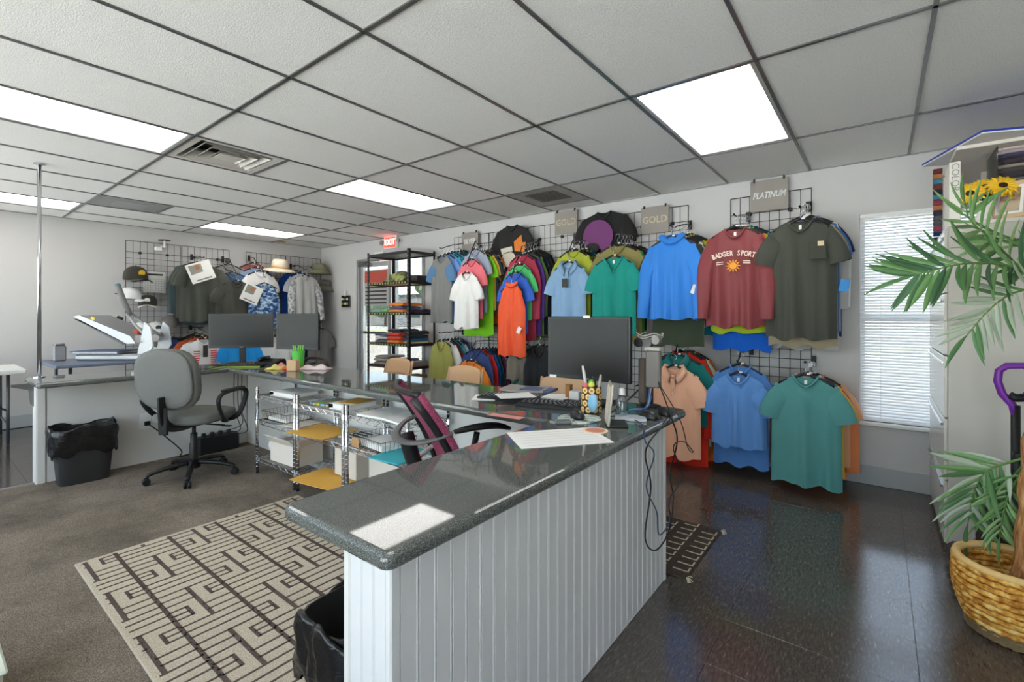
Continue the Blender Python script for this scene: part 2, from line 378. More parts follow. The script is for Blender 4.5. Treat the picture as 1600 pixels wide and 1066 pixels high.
# air diffuser (stepped pyramid of louvres), flat return plate, slotted return
M_vent = mat('vent_white', (208, 203, 195), .5, var=.05)
M_dark = mat('vent_dark', (40, 37, 34), .9)
def vent(q, r, kind, label):
    x1, x0 = QX(q)-.013, QX(q+1)+.013; y0, y1 = RY(r)+.013, RY(r)+.61-.013; cx, cy = (x0+x1)/2, (y0+y1)/2; h = (x1-x0)/2
    t = thing('air_vent', label, 'air vent', (cx, cy, CEIL))
    def ring(a, b, za, zb, th=.002):                  # sloped square ring, half-size a (outer) to b (inner)
        m = MB(); vs = []
        for hs, z in ((a, za), (b, zb), (b, zb+th), (a, za+th)):
            vs += [(cx-hs, cy-hs, z), (cx+hs, cy-hs, z), (cx+hs, cy+hs, z), (cx-hs, cy+hs, z)]
        fs = [(k*4+i, k*4+(i+1) % 4, ((k+1) % 4)*4+(i+1) % 4, ((k+1) % 4)*4+i) for k in range(4) for i in range(4)]
        return m.add(vs, fs)
    m = MB(); m.bb(x0, x1, y0, y1, CEIL+.09, CEIL+.1); m.build('duct_back', M_dark, t)
    if kind == 'diffuser':
        ring(h, h-.045, CEIL, CEIL+.002).build('frame', M_vent, t)
        ring(h-.045, h-.06, CEIL+.002, CEIL+.09).build('throat', M_vent, t)
        for k in range(3):
            a = h-.075-k*.062; ring(a, a-.05, CEIL-.004-.002*k, CEIL+.05-.006*k).build('louvre', M_vent, t)
        m = MB(); m.bb(cx-.07, cx+.07, cy-.07, cy+.07, CEIL-.006, CEIL+.0, .002); m.build('centre_plate', M_vent, t)
    elif kind == 'plate':
        m = MB(); m.bb(x0, x1, y0, y1, CEIL+.002, CEIL+.008); m.build('panel', mat('plate_grey', (150, 150, 148), .5), t)
        m = MB(); m.bb(cx-.17, cx+.14, cy-.14, cy+.14, CEIL-.001, CEIL+.003, .001); m.build('cover', mat('plate_grey2', (160, 160, 158), .5), t)
    else:
        ring(h, .175, CEIL, CEIL+.004).build('frame', mat('vent_dusty', (176, 172, 166), .7, var=.25, vscale=9), t)
        for k in range(9):
            y = cy-.155+k*.039; m = MB(); m.box((cx, y, CEIL+.01), (.35, .03, .002), 0, rotm(.7)); m.build('louvre', mat('vent_slat', (112, 108, 102), .6, var=.2), t)
vent(5, 1, 'diffuser', 'square ceiling air diffuser with nested louvres')
vent(9, 1, 'plate', 'flat grey square access plate in the ceiling')
vent(3, 3, 'return', 'dusty dark slotted air return in the ceiling')
# ================================================================ glazed door, sidelight, window
M_alu = mat('aluminium_frame', (168, 168, 168), .4, .7)
def frame_rect(m, x0, x1, z0, z1, y0, y1, w, bottom=True):
    m.bb(x0, x0+w, y0, y1, z0, z1, .003); m.bb(x1-w, x1, y0, y1, z0, z1, .003); m.bb(x0+w, x1-w, y0, y1, z1-w, z1, .003)
    if bottom: m.bb(x0+w, x1-w, y0, y1, z0, z0+w, .003)
XM = -5.78
d = MB(); frame_rect(d, DX0, DX1, 0, DZ, YB-.02, YB+.12, .05, False); d.bb(XM-.03, XM+.03, YB-.02, YB+.12, 0, DZ-.05, .003)
door = struct(d.build('door_1', M_alu), 'aluminium framed glass entrance door with a glass sidelight')
m = MB(); frame_rect(m, DX0+.06, XM-.035, .01, DZ-.06, YB+.02, YB+.065, .07); m.build('door_leaf', mat('door_leaf_alu', (190, 190, 190), .4, .5), door)
m = MB(); m.bb(DX0+.13, XM-.105, YB+.04, YB+.045, .08, DZ-.13); m.build('glass_pane', M_glass, door)
m = MB(); m.bb(XM+.03, DX1-.05, YB+.04, YB+.045, .02, DZ-.05); m.build('glass_pane', M_glass, door)
m = MB(); m.bb(DX0+.13, XM-.105, YB-.03, YB-.01, .98, 1.02, .006); m.bb(DX0+.16, DX0+.19, YB-.02, YB+.03, .985, 1.015); m.bb(XM-.15, XM-.12, YB-.02, YB+.03, .985, 1.015); m.build('push_bar', M_steel, door)
m = MB(); m.bb(DX0+.08, DX0+.34, YB-.05, YB+.02, DZ-.12, DZ-.06, .005); m.tube([(DX0+.2, YB-.05, DZ-.08), (DX0+.45, YB-.12, DZ-.06), (DX0+.6, YB-.02, DZ-.06)], .008, 6); m.build('door_closer', M_steel, door)
m = MB(); m.tube([(DX0+.19, YB-.035, .75), (DX0+.19, YB-.035, 1.25)], .012, 8); m.build('pull_handle', M_steel, door)
# window with blinds
w = MB(); frame_rect(w, WX0, WX1, WZ0, WZ1, YB+.03, YB+.10, .035); w.bb(WX0+.03, WX1-.03, YB+.035, YB+.095, 1.235, 1.275, .003)
win = struct(w.build('window_1', mat('window_frame_white', (235, 235, 235), .4)), 'tall white framed window behind mini blinds')
for a in ((WZ0+.035, 1.235), (1.275, WZ1-.035)):
    m = MB(); m.bb(WX0+.03, WX1-.03, YB+.06, YB+.064, *a); m.build('glass_pane', M_glass, win)
m = MB(); m.bb(WX0-.01, WX1+.01, YB-.035, YB+.06, WZ0-.03, WZ0, .006); m.build('window_sill', mat('sill_white', (232, 232, 230), .35), win)
bl = thing('window_blind', 'white slatted mini blind closed over the tall window', 'window blind', ((WX0+WX1)/2, YB-.005, WZ0))
M_slat = mat('blind_slat', (236, 238, 242), .35, trans=.0)
_p = M_slat.node_tree.nodes['Principled BSDF']; _p.inputs['Subsurface Weight'].default_value = 0
m = MB(); m.bb(WX0+.004, WX1-.004, YB-.004, YB+.024, WZ1-.03, WZ1-.001, .003); m.build('headrail', mat('blind_rail', (240, 240, 240), .4), bl)
m = MB(); m.bb(WX0+.008, WX1-.008, YB-.001, YB+.023, WZ0+.004, WZ0+.02, .004); m.build('bottom_rail', mat('blind_rail', (240, 240, 240), .4), bl)
sl = MB(); wd = WX1-WX0-.016; hw = .0125
rows = [(-hw, .0012*0), (-hw*.5, .0016), (0, .0022), (hw*.5, .0016), (hw, 0)]
vs = [(sx*wd/2, y, z) for y, z in rows for sx in (-1, 1)]
sl.add(vs, [(2*i, 2*i+1, 2*i+3, 2*i+2) for i in range(4)]); sl = sl.data('slat', True); sl.materials.append(M_slat)
nsl = int((WZ1-WZ0-.06)/.0215)
for k in range(nsl):
    o = bpy.data.objects.new('slat', sl); COL.objects.link(o); o.parent = bl
    o.location = (0, .017, .032+k*.0215); o.rotation_euler = (math.radians(48+3*math.sin(k*1.7)), 0, 0)
for x in (WX0+.13, WX1-.13):
    m = MB(); m.tube([(x, YB+.001, WZ0+.01), (x, YB+.001, WZ1-.02)], .0013, 5); m.build('ladder_cord', M_paper, bl)
# ================================================================ outside
m = MB(); m.bb(-60, 60, -80, YF-.15, -.2, -.06); struct(m.build('bounce_pavement', ramp_mat('bounce_concrete', [(.4, (214, 210, 203)), (.6, (228, 224, 217))], scale=1.5, rough=.9)), 'added unseen pale ground bouncing sunlight in through the added windows')  # unseen ground, added and kept pale to throw sunlight up at the ceiling
m = MB(); m.bb(-60, 60, YB+.15, 90, -.2, -.06); struct(m.build('ground', ramp_mat('outdoor_ground', [(.4, (128, 121, 109)), (.6, (142, 135, 123))], scale=1.5, rough=.9)), 'pale paved forecourt outside')
m = MB(); m.bb(-60, 60, 20, 26, -.06, -.04); struct(m.build('lawn', ramp_mat('lawn_green', [(.4, (120, 128, 84)), (.6, (150, 152, 104))], scale=6, rough=.95)), 'strip of dry lawn beyond the forecourt')
m = MB(); m.bb(-60, 60, 26, 33, -.06, -.045); struct(m.build('road', mat('asphalt', (140, 138, 134), .9, var=.1)), 'asphalt road outside')
bld = thing('white_building', 'low pale commercial building across the road', 'building', (-36, 40, -.06))
m = MB(); m.bb(-60, -14, 38, 46, -.06, 3.4); m.build('wall', mat('bld_wall', (205, 203, 198), .8, var=.05), bld)
m = MB(); m.bb(-60.3, -13.7, 37.7, 46.3, 3.4, 3.75); m.build('roof', mat('bld_roof', (120, 118, 116), .8), bld)
for k in range(8):
    x = -57+k*5.4; m = MB(); m.bb(x, x+2.6, 37.95, 38.02, .9, 2.4); m.build('window', mat('bld_glass', (70, 84, 96), .15), bld)
rnd = random.Random(3)
M_leafo = mat('tree_green', (98, 116, 80), .8, var=.4, vscale=3)
for k in range(9):
    x = -58+k*6.3+rnd.uniform(-1.5, 1.5); y = 34+rnd.uniform(0, 2.5); h = rnd.uniform(4, 7)
    t = thing('tree', ('tall' if h > 5.5 else 'short')+' leafy green tree along the road outside', 'tree', (x, y, -.06), 0, 'trees along the road')
    m = MB(); m.tube([(x, y, -.06), (x+.1, y, h*.55)], [.16, .1], 8); m.build('trunk', mat('bark', (96, 82, 68), .9), t)
    m = MB()
    for c in range(10): m.ball((x+rnd.uniform(-1.3, 1.3), y+rnd.uniform(-1.2, 1.2), h*.65+rnd.uniform(-1.1, 1.4)), rnd.uniform(.7, 1.2), 8, 6)
    m.build('crown', M_leafo, t)
# ================================================================ the counter
M_gran = ramp_mat('granite', [(.30, (52, 53, 52)), (.46, (80, 82, 80)), (.58, (108, 111, 107)), (.74, (146, 150, 144))], scale=420, detail=2, rough=.035, spec=.65)
M_bead = mat('beadboard_white', (219, 217, 216), .45, var=.02, vscale=6)
CT = .80
def rounded_edge_top(poly, z0, z1, r=.016, n=4):
    """slab of polygon outline (ccw) with a rounded-over rim"""
    N = len(poly); P = [Vector((p[0], p[1])) for p in poly]
    def inset(d):
        out = []
        for i in range(N):
            a, b, c = P[i-1], P[i], P[(i+1) % N]
            e1 = (b-a).normalized(); e2 = (c-b).normalized(); n1 = Vector((-e1.y, e1.x)); n2 = Vector((-e2.y, e2.x))
            k = (n1+n2); k = k/(k.dot(n1)) if abs(k.dot(n1)) > 1e-6 else n1
            out.append(b+k*d)
        return out
    prof = [(r*(1-math.sin(t)), z0+r-r*math.cos(t)) for t in [PI/2*i/n for i in range(n+1)]]
    prof = [(r*(1-math.sin(PI/2*i/n)), z0+r*(1-math.cos(PI/2*i/n))) for i in range(n+1)]+[(r*(1-math.cos(PI/2*i/n)), z1-r*(1-math.sin(PI/2*i/n))) for i in range(n+1)]
    m = MB(); vs = []
    for d, z in prof: vs += [(p.x, p.y, z) for p in inset(d)]
    K = len(prof); fs = [(k*N+i, k*N+(i+1) % N, (k+1)*N+(i+1) % N, (k+1)*N+i) for k in range(K-1) for i in range(N)]
    return m.add(vs, fs), K, N
def arc(cx, cy, r, a0, a1, n=6): return [(cx+r*math.cos(a0+(a1-a0)*i/n), cy+r*math.sin(a0+(a1-a0)*i/n)) for i in range(n+1)]
poly = arc(-.77-.03, .585+.03, .03, -PI/2, 0)+arc(-.77-.05, 2.45-.05, .05, 0, PI/2)+[(-5.14, 2.45)]+[(-5.14, .56)]+arc(-4.62-.03, .56+.03, .03, -PI/2, 0)+[(-4.62, 1.785), (-1.2, 1.785)]+arc(-1.2+.03, .585+.03, .03, PI, 1.5*PI)
m, K, N = rounded_edge_top(poly, CT-.04, CT)
from mathutils.geometry import tessellate_polygon
def cap(m, ring, flip):
    vs = [Vector(m.v[ring*N+i]) for i in range(N)]
    for t in tessellate_polygon([vs]):
        t = tuple(ring*N+i for i in t)
        a, b, c = (Vector(m.v[i]) for i in t); up = (b-a).cross(c-a).z > 0
        m.f.append(t if up != flip else t[::-1]); m.m.append(0)
cap(m, K-1, False); cap(m, 0, True)
tag(m.build('worktop', M_gran), 'long U-shaped polished dark speckled granite worktop', 'worktop')
def plank_mesh(w, h, t=.012):
    m = MB(); m.box((0, 0, h/2), (w-.0012, t, h), .0016)
    m.box((w/2-.006, -t/2, h/2), (.005, .003, h-.002), .0014)
    me = m.data('plank'); me.materials.append(M_bead); return me
b = thing('counter_base', 'white beadboard counter base facing the shop floor beneath the big monitor', 'counter base', (-.9, 1.45, 0))
m = MB(); m.bb(-.97, -.832, .645, 2.25, 0, CT-.04); m.build('core', M_white, b)
n = 30; wv = (2.25-.66)/n; pm = plank_mesh(wv, CT-.045)
for k in range(n): inst(None, 'plank', pm, b, (-.826+.9, .66+wv*(k+.5)-1.45, 0), (0, 0, PI/2))
n = 3; wv2 = .135/n; pm = plank_mesh(wv2, CT-.045)
for k in range(n): inst(None, 'plank', pm, b, (-.967+wv2*(k+.5)+.9, .639-1.45, 0))
m = MB(); m.bb(-.838, -.818, .632, .66, 0, CT-.041, .004); m.build('corner_trim', M_bead, b)
m = MB(); m.bb(-.995, -.97, .632, 1.0, 0, CT-.041, .004); m.build('corner_trim', M_white, b)
m = MB(); m.bb(-.838, -.815, 2.235, 2.262, 0, CT-.041, .004); m.build('corner_trim', M_bead, b)
b = thing('counter_base', 'long white panel base under the middle of the worktop behind the wire shelves', 'counter base', (-3, 2.18, 0))
m = MB(); m.bb(-4.98, -.98, 2.115, 2.25, 0, CT-.041); m.build('core', M_white, b)
m = MB(); m.bb(-4.98, -.98, 2.100, 2.115, 0, CT-.041, .003); m.build('panel', M_white, b)
for x in (-1.5, -2.9, -4.3):
    m = MB(); m.bb(x-.02, x+.02, 2.094, 2.10, 0, CT-.041, .003); m.build('batten', M_white, b)
b = thing('counter_base', 'white panel base with end post beside the black waste bin and grey chair', 'counter base', (-5.06, 1.4, 0))
m = MB(); m.bb(-5.12, -5.005, .62, 2.25, 0, CT-.04); m.build('core', M_white, b)
m = MB(); m.bb(-5.005, -4.99, .66, 2.1, 0, CT-.041, .003); m.build('panel', M_white, b)
m = MB(); m.bb(-5.125, -4.985, .60, .62, 0, CT-.041, .003); m.build('end_post', M_white, b)
m = MB(); m.bb(-5.0, -4.983, .605, .655, 0, CT-.041, .004); m.build('corner_trim', M_white, b)
m = MB(); m.prism([(0, 0), (.12, 0), (.12, .018), (.03, .05), (.018, .16), (0, .18)][::-1], -.008, .008, Matrix.Translation((-5.07, .60, CT-.04)) @ Matrix(((0, 0, 1, 0), (-1, 0, 0, 0), (0, -1, 0, 0), (0, 0, 0, 1)))); m.build('bracket', M_steel, b)
t = thing('support_pole', 'slim chrome pole from worktop to ceiling', 'pole', (-5.07, .63, CT))
m = MB(); m.tube([(-5.07, .63, CT+.004), (-5.07, .63, CEIL-.004)], .0125, 12); m.build('tube', M_chrome, t, True)
m = MB(); m.lathe([(.0, 0), (.035, 0), (.035, .006), (.015, .012), (.0, .012)], (-5.07, .63, CT), 16); m.build('flange', M_chrome, t)
m = MB(); m.lathe([(.0, 0), (.015, 0), (.035, .006), (.035, .012), (.0, .012)], (-5.07, .63, CEIL-.016), 16); m.build('flange', M_chrome, t)
# ================================================================ wire grid panels, signs
def grid_panel(loc, rz, w, h, label):
    t = thing('wire_grid_panel', label, 'wire grid', loc, rz, 'wire grid wall panels')
    m = MB(); r = .0035
    for x in (-w/2, w/2): m.tube([(x, 0, 0), (x, 0, h)], r, 5)
    for z in (0, h): m.tube([(-w/2, 0, z), (w/2, 0, z)], r, 5)
    m.build('frame', M_wire, t, True, False)
    m = MB(); n = 8
    for i in range(1, n): m.tube([(-w/2+w*i/n, 0, 0), (-w/2+w*i/n, 0, h)], .0025, 4, cap=False)
    for j in range(1, int(h/.0765)): m.tube([(-w/2, .003, j*.0765), (w/2, .003, j*.0765)], .0025, 4, cap=False)
    m.build('wire_mesh', M_wire, t, True, False)
    for x in (-w/4, w/4):
        for z in (.15, h-.15): m = MB(); m.box((x, .012, z), (.03, .022, .03), .003); m.build('wall_clip', M_black, t, False, False)
YG = YB-.03; XG = XL+.03
for x0, wh in ((-4.42, 'beneath the SILVER sign'), (-3.83, 'beneath the pinned black print shirt'), (-3.22, 'left of the smaller GOLD sign'), (-2.61, 'behind the pinned black and purple shirt'), (-2.0, 'beneath the larger GOLD sign'), (-1.035, 'beneath the PLATINUM sign')):
    grid_panel((x0+.305, YG, .46), 0, .60, 1.83, 'black wire grid panel '+wh)
for y0, wh in ((1.745, 'holding the calendar and caps'), (2.365, 'behind the dark polo shirts'), (3.21, 'behind the straw hat'), (3.825, 'behind the bucket hats')):
    grid_panel((XG, y0+.305, .41), PI/2, .605, 1.83, 'black wire grid panel '+wh)
M_sign = mat('sign_board', (152, 144, 136), .55, var=.05)
def sign(txt, x0, x1, z0, z1, Y, label, size, colr, bold=0, shear=0, sx=1):
    cx, cz = (x0+x1)/2, (z0+z1)/2
    t = thing('tier_sign', label, 'sign', (cx, Y, z0), 0, 'shirt tier signs')
    m = MB(); m.bb(x0, x1, Y, Y+.006, z0, z1, .001); m.build('board', M_sign, t)
    tm = text_mb(txt, size, .0008, bold, shear, sx); xform(tm, Matrix.Translation((cx, Y-.001, cz)) @ FACE_NY); tm.build('lettering', mat('sign_'+txt.lower(), colr, .5), t)
    for x in (x0+.03, x1-.03): m = MB(); m.box((x, Y+.004, z1), (.014, .022, .03), .002); m.build('clip', M_black, t)
sign('SILVER', -4.25, -3.97, 2.095, 2.325, YG-.035, 'grey board sign lettered SILVER clipped to the grid', .085, (222, 222, 220), .002, 0, .8)
sign('GOLD', -2.83, -2.55, 2.155, 2.408, YG-.035, 'smaller tilted grey sign lettered GOLD between the pinned black shirts', .095, (205, 190, 158), .001, 0, .95)
sign('GOLD', -1.835, -1.565, 2.06, 2.316, YG-.035, 'grey sign lettered GOLD above the blue hooded shirt', .092, (205, 190, 158), .001, 0, .95)
sign('PLATINUM', -.868, -.588, 2.145, 2.404, YG-.035, 'grey sign lettered PLATINUM above the maroon long-sleeve shirt', .07, (226, 226, 226), .002, .25, .72)
# ================================================================ garments
def cloth(rgb, shiny=False):
    k = 'cloth_%d_%d_%d%s' % (*rgb, '_s' if shiny else '')
    return mat(k, rgb, .48 if shiny else .85, bump=.15, bscale=500, var=.05, vscale=14, spec=.35 if shiny else .2, sheen=.15)
GR = random.Random(11)
def sm(a, b, x): t = max(0, min(1, (x-a)/(b-a))); return t*t*(3-2*t)
def shirt(name, label, cat, loc, rz, W, Lh, mt, kind='tee', neck='crew', mt_sleeve=None, seed=0, group=None, nu=22, nv=14, sleeves='short', deep=.04, mt_collar=None, fold=.012, flare=1.02):
    R = random.Random(seed); mt_sleeve = mt_sleeve or mt; mt_collar = mt_collar or mt
    t = thing(name, label, cat, loc, rz, group)
    nw = .075 if neck != 'v' else .09; nd = {'crew': .075, 'v': .15, 'polo': .09, 'hood': .05, 'high': .03, 'tank': .12}[neck]
    sw = W*.47 if sleeves != 'none' else W*.36; sh = .068; D = deep
    ks = [R.uniform(1.5, 2.4), R.uniform(3, 4.5), R.uniform(5.5, 7)]; ph = [R.uniform(0, 6.28) for _ in range(6)]
    def ztop(u, front):
        ax = abs(u)*sw
        if ax < nw:
            q = ax/nw
            if not front: return -.018*(1-q*q)
            return -nd*(1-q) if neck == 'v' else -nd*(1-q*q)
        return -(ax-nw)/(sw-nw)*sh
    def hw(v): return (W/2*(1+(flare-1)*(1-v)))*(1-sm(.72, 1, v))+sw*sm(.72, 1, v)
    def surf(front):
        sgn = -1 if front else 1
        def fn(a, v):
            u = a*2-1
            # denser columns near the neck edge come for free: nu is even
            x = u*hw(v); zt = ztop(u, front); zh = -Lh+.012*math.sin(u*PI*2.2+ph[4])+.006*math.sin(u*9+ph[5])
            z = zh+(zt-zh)*v
            th = D*(max(0, 1-abs(u)**2.6))**.55*(.10+.90*(1-v)**.45)
            fo = (1-v)**.8*(1-abs(u)**4)
            f = fold*fo*(math.sin(u*PI*ks[0]+ph[0])*.7+math.sin(u*PI*ks[1]+ph[1]+v*1.5)*.6+(math.sin(u*PI*ks[2]+ph[2])*.25))
            f += .004*math.sin(v*9+u*4+ph[3])*(1-abs(u)**2)
            return (x, sgn*th+f, z)
        return fn
    m = MB(); m.grid(surf(True), nu, nv); m.grid(surf(False), nu, nv, True)
    body = m.build('body', mt, t, True, False)
    # neckline / collar
    m = MB(); n = 28; loop = []
    for i in range(n):
        a = 2*PI*i/n; x = nw*math.cos(a); fr = math.sin(a) < 0
        q = abs(math.cos(a)); z = (-nd*(1-q) if neck == 'v' else -nd*(1-q*q)) if fr else -.018*(1-q*q)
        y = (-(D*.10+.010)*abs(math.sin(a))*1.6 if fr else (D*.1+.008)*abs(math.sin(a)))
        loop.append(Vector((x*1.01, y, z)))
    if neck in ('crew', 'v', 'tank'):
        m.tube(loop, .0075, 6, True); m.build('collar', mt_collar, t, True, False)
    elif neck == 'hood':
        m.tube([p+Vector((p.x*.15, .012, .012)) for p in loop], .026, 8, True, flat=1.2)
        m.lathe([(0, -.10), (.07, -.09), (.10, -.05), (.105, 0), (.085, .03), (.05, .035)], (0, .05, 0), 14, 1, .55); m.build('hood', mt_collar, t, True, False)
    else:
        hgt = .045 if neck == 'high' else .028
        up = [p+Vector((p.x*.02, 0, hgt)) for p in loop]
        vs = loop+up; fs = [(i, (i+1) % n, n+(i+1) % n, n+i) for i in range(n)]
        if neck == 'polo':                            # turned-down flaps
            # a = -pi/2 is the front centre: outer edge falls, open at the front
            out = []
            for i, p in enumerate(up):
                a = 2*PI*i/n; k = .5+.5*math.cos(a+PI/2)   # 1 at front, 0 at back
                out.append(p+Vector((p.x*.42, -.022 if math.sin(a) < 0 else .02, -.052-.022*k)))
            vs = vs+out; f0 = [i for i in range(n)]
            for i in f0:
                a = 2*PI*(i+.5)/n
                if abs((a-1.5*PI)) < .12: continue
                fs.append((n+i, n+(i+1) % n, 2*n+(i+1) % n, 2*n+i))
        m.add(vs, fs); m.build('collar', mt_collar, t, True, False, solid=.003)
        if neck == 'polo':
            m = MB(); m.box((0, -D*.62-.004, -nd-.075), (.032, .006, .15), .002, rotm(.12)); m.build('placket', mt, t, False, False)
            for k in range(3):
                m = MB(); m.lathe([(0, 0), (.005, 0), (.005, .002), (0, .003)], (0, -D*.62-.007-.004*k, -nd-.03-.045*k), 8, M=rotm(PI/2)); m.build('button', M_paper, t, False, False)
    # sleeves
    if sleeves != 'none':
        for sgn in (-1, 1):
            m = MB(); rings = 7 if sleeves == 'short' else 14; k = 14
            Ls = .20 if sleeves == 'short' else min(.60, Lh*.84)
            aend = math.radians(R.uniform(74, 82) if sleeves == 'short' else R.uniform(86, 90)); a0 = math.radians(48 if sleeves == 'short' else 58)
            hh0 = .082 if sleeves == 'short' else .072; hh1 = .074 if sleeves == 'short' else .045
            p = Vector((sw-.012, 0, -sh-.02))-Vector((math.sin(a0), 0, math.cos(a0)))*hh0*.85; vs = []; w1 = R.uniform(0, 6)
            for i in range(rings):
                q = i/(rings-1); th = a0+(aend-a0)*sm(0, .45 if sleeves != 'short' else .8, q)
                hh = hh0+(hh1-hh0)*q; hd = (.030 if sleeves == 'short' else .026)*(.55+.6*min(1, q*2.5))*(1 if deep > .03 else .5) + ((.006 if deep > .03 else .002)*math.sin(q*9+w1) if sleeves != 'short' else 0)
                nx = Vector((math.sin(th), 0, math.cos(th)))
                for j in range(k):
                    b = 2*PI*j/k
                    pt = p+nx*hh*math.cos(b)+Vector((0, hd*math.sin(b)+.004*math.sin(b*3+q*6+w1), 0))
                    vs.append((pt.x*sgn, pt.y, pt.z))
                p = p+Vector((math.cos(th), 0, -math.sin(th)))*(Ls/(rings-1))+Vector((0, (-.006 if sleeves != 'short' else 0)*math.sin(q*3), 0))
            fs = [(i*k+j, i*k+(j+1) % k, (i+1)*k+(j+1) % k, (i+1)*k+j) for i in range(rings-1) for j in range(k)]
            if sgn < 0: fs = [f[::-1] for f in fs]
            m.add(vs, fs); m.build('sleeve', mt_sleeve, t, True, False)
    return t
def hanger_protos():
    d = {}
    hk = [(0, 0, .02), (0, 0, .06), (.004, 0, .066), (.018, 0, .074), (.021, 0, .088), (.014, 0, .102), (0, 0, .108), (-.014, 0, .102), (-.019, 0, .090)]
    m = MB(); m.tube(spline(hk, 3), .0022, 6); d['hook'] = m.data('hook', True); d['hook'].materials.append(M_chrome)
    pts = [(-.185, 0, -.058), (-.12, 0, -.024), (-.05, 0, .004), (0, 0, .022), (.05, 0, .004), (.12, 0, -.024), (.185, 0, -.058)]
    m = MB(); m.tube(spline(pts, 3), [.006]*19, 8, flat=1.6); d['arms'] = m.data('arms', True); d['arms'].materials.append(M_black)
    m = MB(); m.box((.018, -.010, .022), (.022, .006, .013), .002); d['size_tag'] = m.data('size_tag'); d['size_tag'].materials.append(M_paper)
    return d
HP = hanger_protos()
def hanger(loc, rz, label, W=.44):
    t = thing('hanger', label, 'hanger', loc, rz, 'shirt hangers')
    for k in ('arms', 'hook', 'size_tag'):
        o = inst(None, k, HP[k], t)
        if k == 'arms': o.scale.x = min(1.0, W*.40/.185)
    return t
def arm(pts, rz0, label):
    """pts: bar polyline in world, wall end first"""
    base = Vector(pts[0]); t = thing('shirt_rail', label, 'shirt rail', base, 0, 'shirt rails on the wire grids')
    m = MB(); m.tube(pts, .0055, 6); m.build('bar', M_blackm, t)
    dirv = (Vector(pts[1])-base); dirv.z = 0; dirv.normalize()
    m = MB(); M = Matrix.Rotation(math.atan2(dirv.y, dirv.x), 4, 'Z'); m.box(base-dirv*.004, (.012, .035, .085), .003, M); m.build('bracket', M_black, t)
    m = MB(); m.ball(pts[-1], .009, 8, 6); m.build('tip', M_blackm, t, True)
    return t
SLEEVE = {'tee': 'short', 'long': 'long', 'tank': 'none', 'polo': 'short', 'hood': 'long', 'v': 'short', 'high': 'none', 'raglan': 'short'}
NECK = {'tee': 'crew', 'long': 'crew', 'tank': 'tank', 'polo': 'polo', 'hood': 'hood', 'v': 'v', 'high': 'high', 'raglan': 'crew'}
WORD = {'tee': 'T-shirt', 'long': 'long-sleeve shirt', 'tank': 'tank top', 'polo': 'polo shirt', 'hood': 'hooded long-sleeve shirt', 'v': 'V-neck T-shirt', 'high': 'sleeveless high-neck top', 'raglan': 'T-shirt'}
FRONT = {}
def stack(key, cx, W, items, where, wall='back', shiny=()):
    """items front to back: (colour words, rgb, kind, distance plane, y top px, y hem px)"""
    on = onY if wall == 'back' else onX
    f = items[0]; p0 = on(cx, f[4], f[3]); bar = []; fdesc = f[0]+' '+WORD[f[2]]
    for i, it in enumerate(items):
        col, rgb, kind, pl, yt, yh = it[:6]
        t_ = on(cx, yt, pl); h_ = on(cx, yh, pl)
        # rear garments hang on the same arm: keep the arm's line
        if wall == 'back': loc = Vector((p0.x+GR.uniform(-.004, .004), pl, t_.z)); rz = GR.uniform(-.03, .03)+(.05 if i == 0 else 0)
        else: loc = Vector((pl, p0.y+GR.uniform(-.004, .004), t_.z)); rz = PI/2+GR.uniform(-.03, .03)
        w = (it[6] if len(it) > 6 and it[6] else W)*(1 if i == 0 else GR.uniform(.95, 1.03))
        opt = it[7] if len(it) > 7 else {}
        pos = 'hanging in front ' if i == 0 else 'behind the '+fdesc+' '
        lab = col+' '+WORD[kind]+' '+pos+where
        if len(lab.split()) > 16: lab = col+' '+WORD[kind]+(' in front ' if i == 0 else ' behind the '+f[0]+' one ')+where
        s = shirt({'T-shirt': 'tee_shirt', 'long-sleeve shirt': 'long_sleeve_shirt', 'tank top': 'tank_top', 'polo shirt': 'polo_shirt', 'hooded long-sleeve shirt': 'hooded_shirt', 'V-neck T-shirt': 'v_neck_shirt', 'sleeveless high-neck top': 'sleeveless_top'}[WORD[kind]],
                  lab, 'shirt', loc, rz, w, max(.3, t_.z-h_.z), opt.get('mat') or cloth(rgb, i in shiny), kind, NECK[kind], opt.get('sm'), hash((cx, i)) % 9999, 'shirts '+where, 22 if i == 0 else 14, 14 if i == 0 else 8, SLEEVE[kind], .045 if i == 0 else .016, fold=.030 if i == 0 else .007)
        hanger(loc+Vector((0, 0, -.004)), rz, 'hanger inside the '+col+' '+WORD[kind]+' '+where, w)
        bar.append(loc+Vector((0, 0, .098)))
        if i == 0: FRONT[key] = (s, loc, rz, w)
    b = [p for p in bar[::-1]]
    first = b[0]; wallp = Vector((first.x, YG-.01, first.z)) if wall == 'back' else Vector((XG+.01, first.y, first.z))
    end = b[-1]+(Vector((0, -.03, .005)) if wall == 'back' else Vector((.03, 0, .005)))
    arm([wallp]+b+[end], 0, 'black rail carrying the '+fdesc+' '+where)
camo = ramp_mat('blue_water_camo', [(.38, (36, 60, 104)), (.47, (66, 104, 160)), (.54, (140, 178, 214)), (.6, (216, 230, 240)), (.66, (90, 132, 186))], scale=16, detail=3, rough=.8, stretch=(1, 1, 1.6))
camo2 = ramp_mat('navy_camo', [(.4, (44, 54, 70)), (.5, (84, 98, 112)), (.6, (150, 156, 160))], scale=22, detail=2, rough=.85)
greycamo = ramp_mat('grey_camo', [(.4, (130, 132, 134)), (.5, (176, 178, 180)), (.6, (205, 206, 206))], scale=24, detail=2, rough=.85)
floral = ramp_mat('floral_print', [(.35, (60, 110, 60)), (.45, (210, 200, 70)), (.55, (224, 96, 84)), (.65, (240, 225, 200))], scale=30, detail=2, rough=.85)
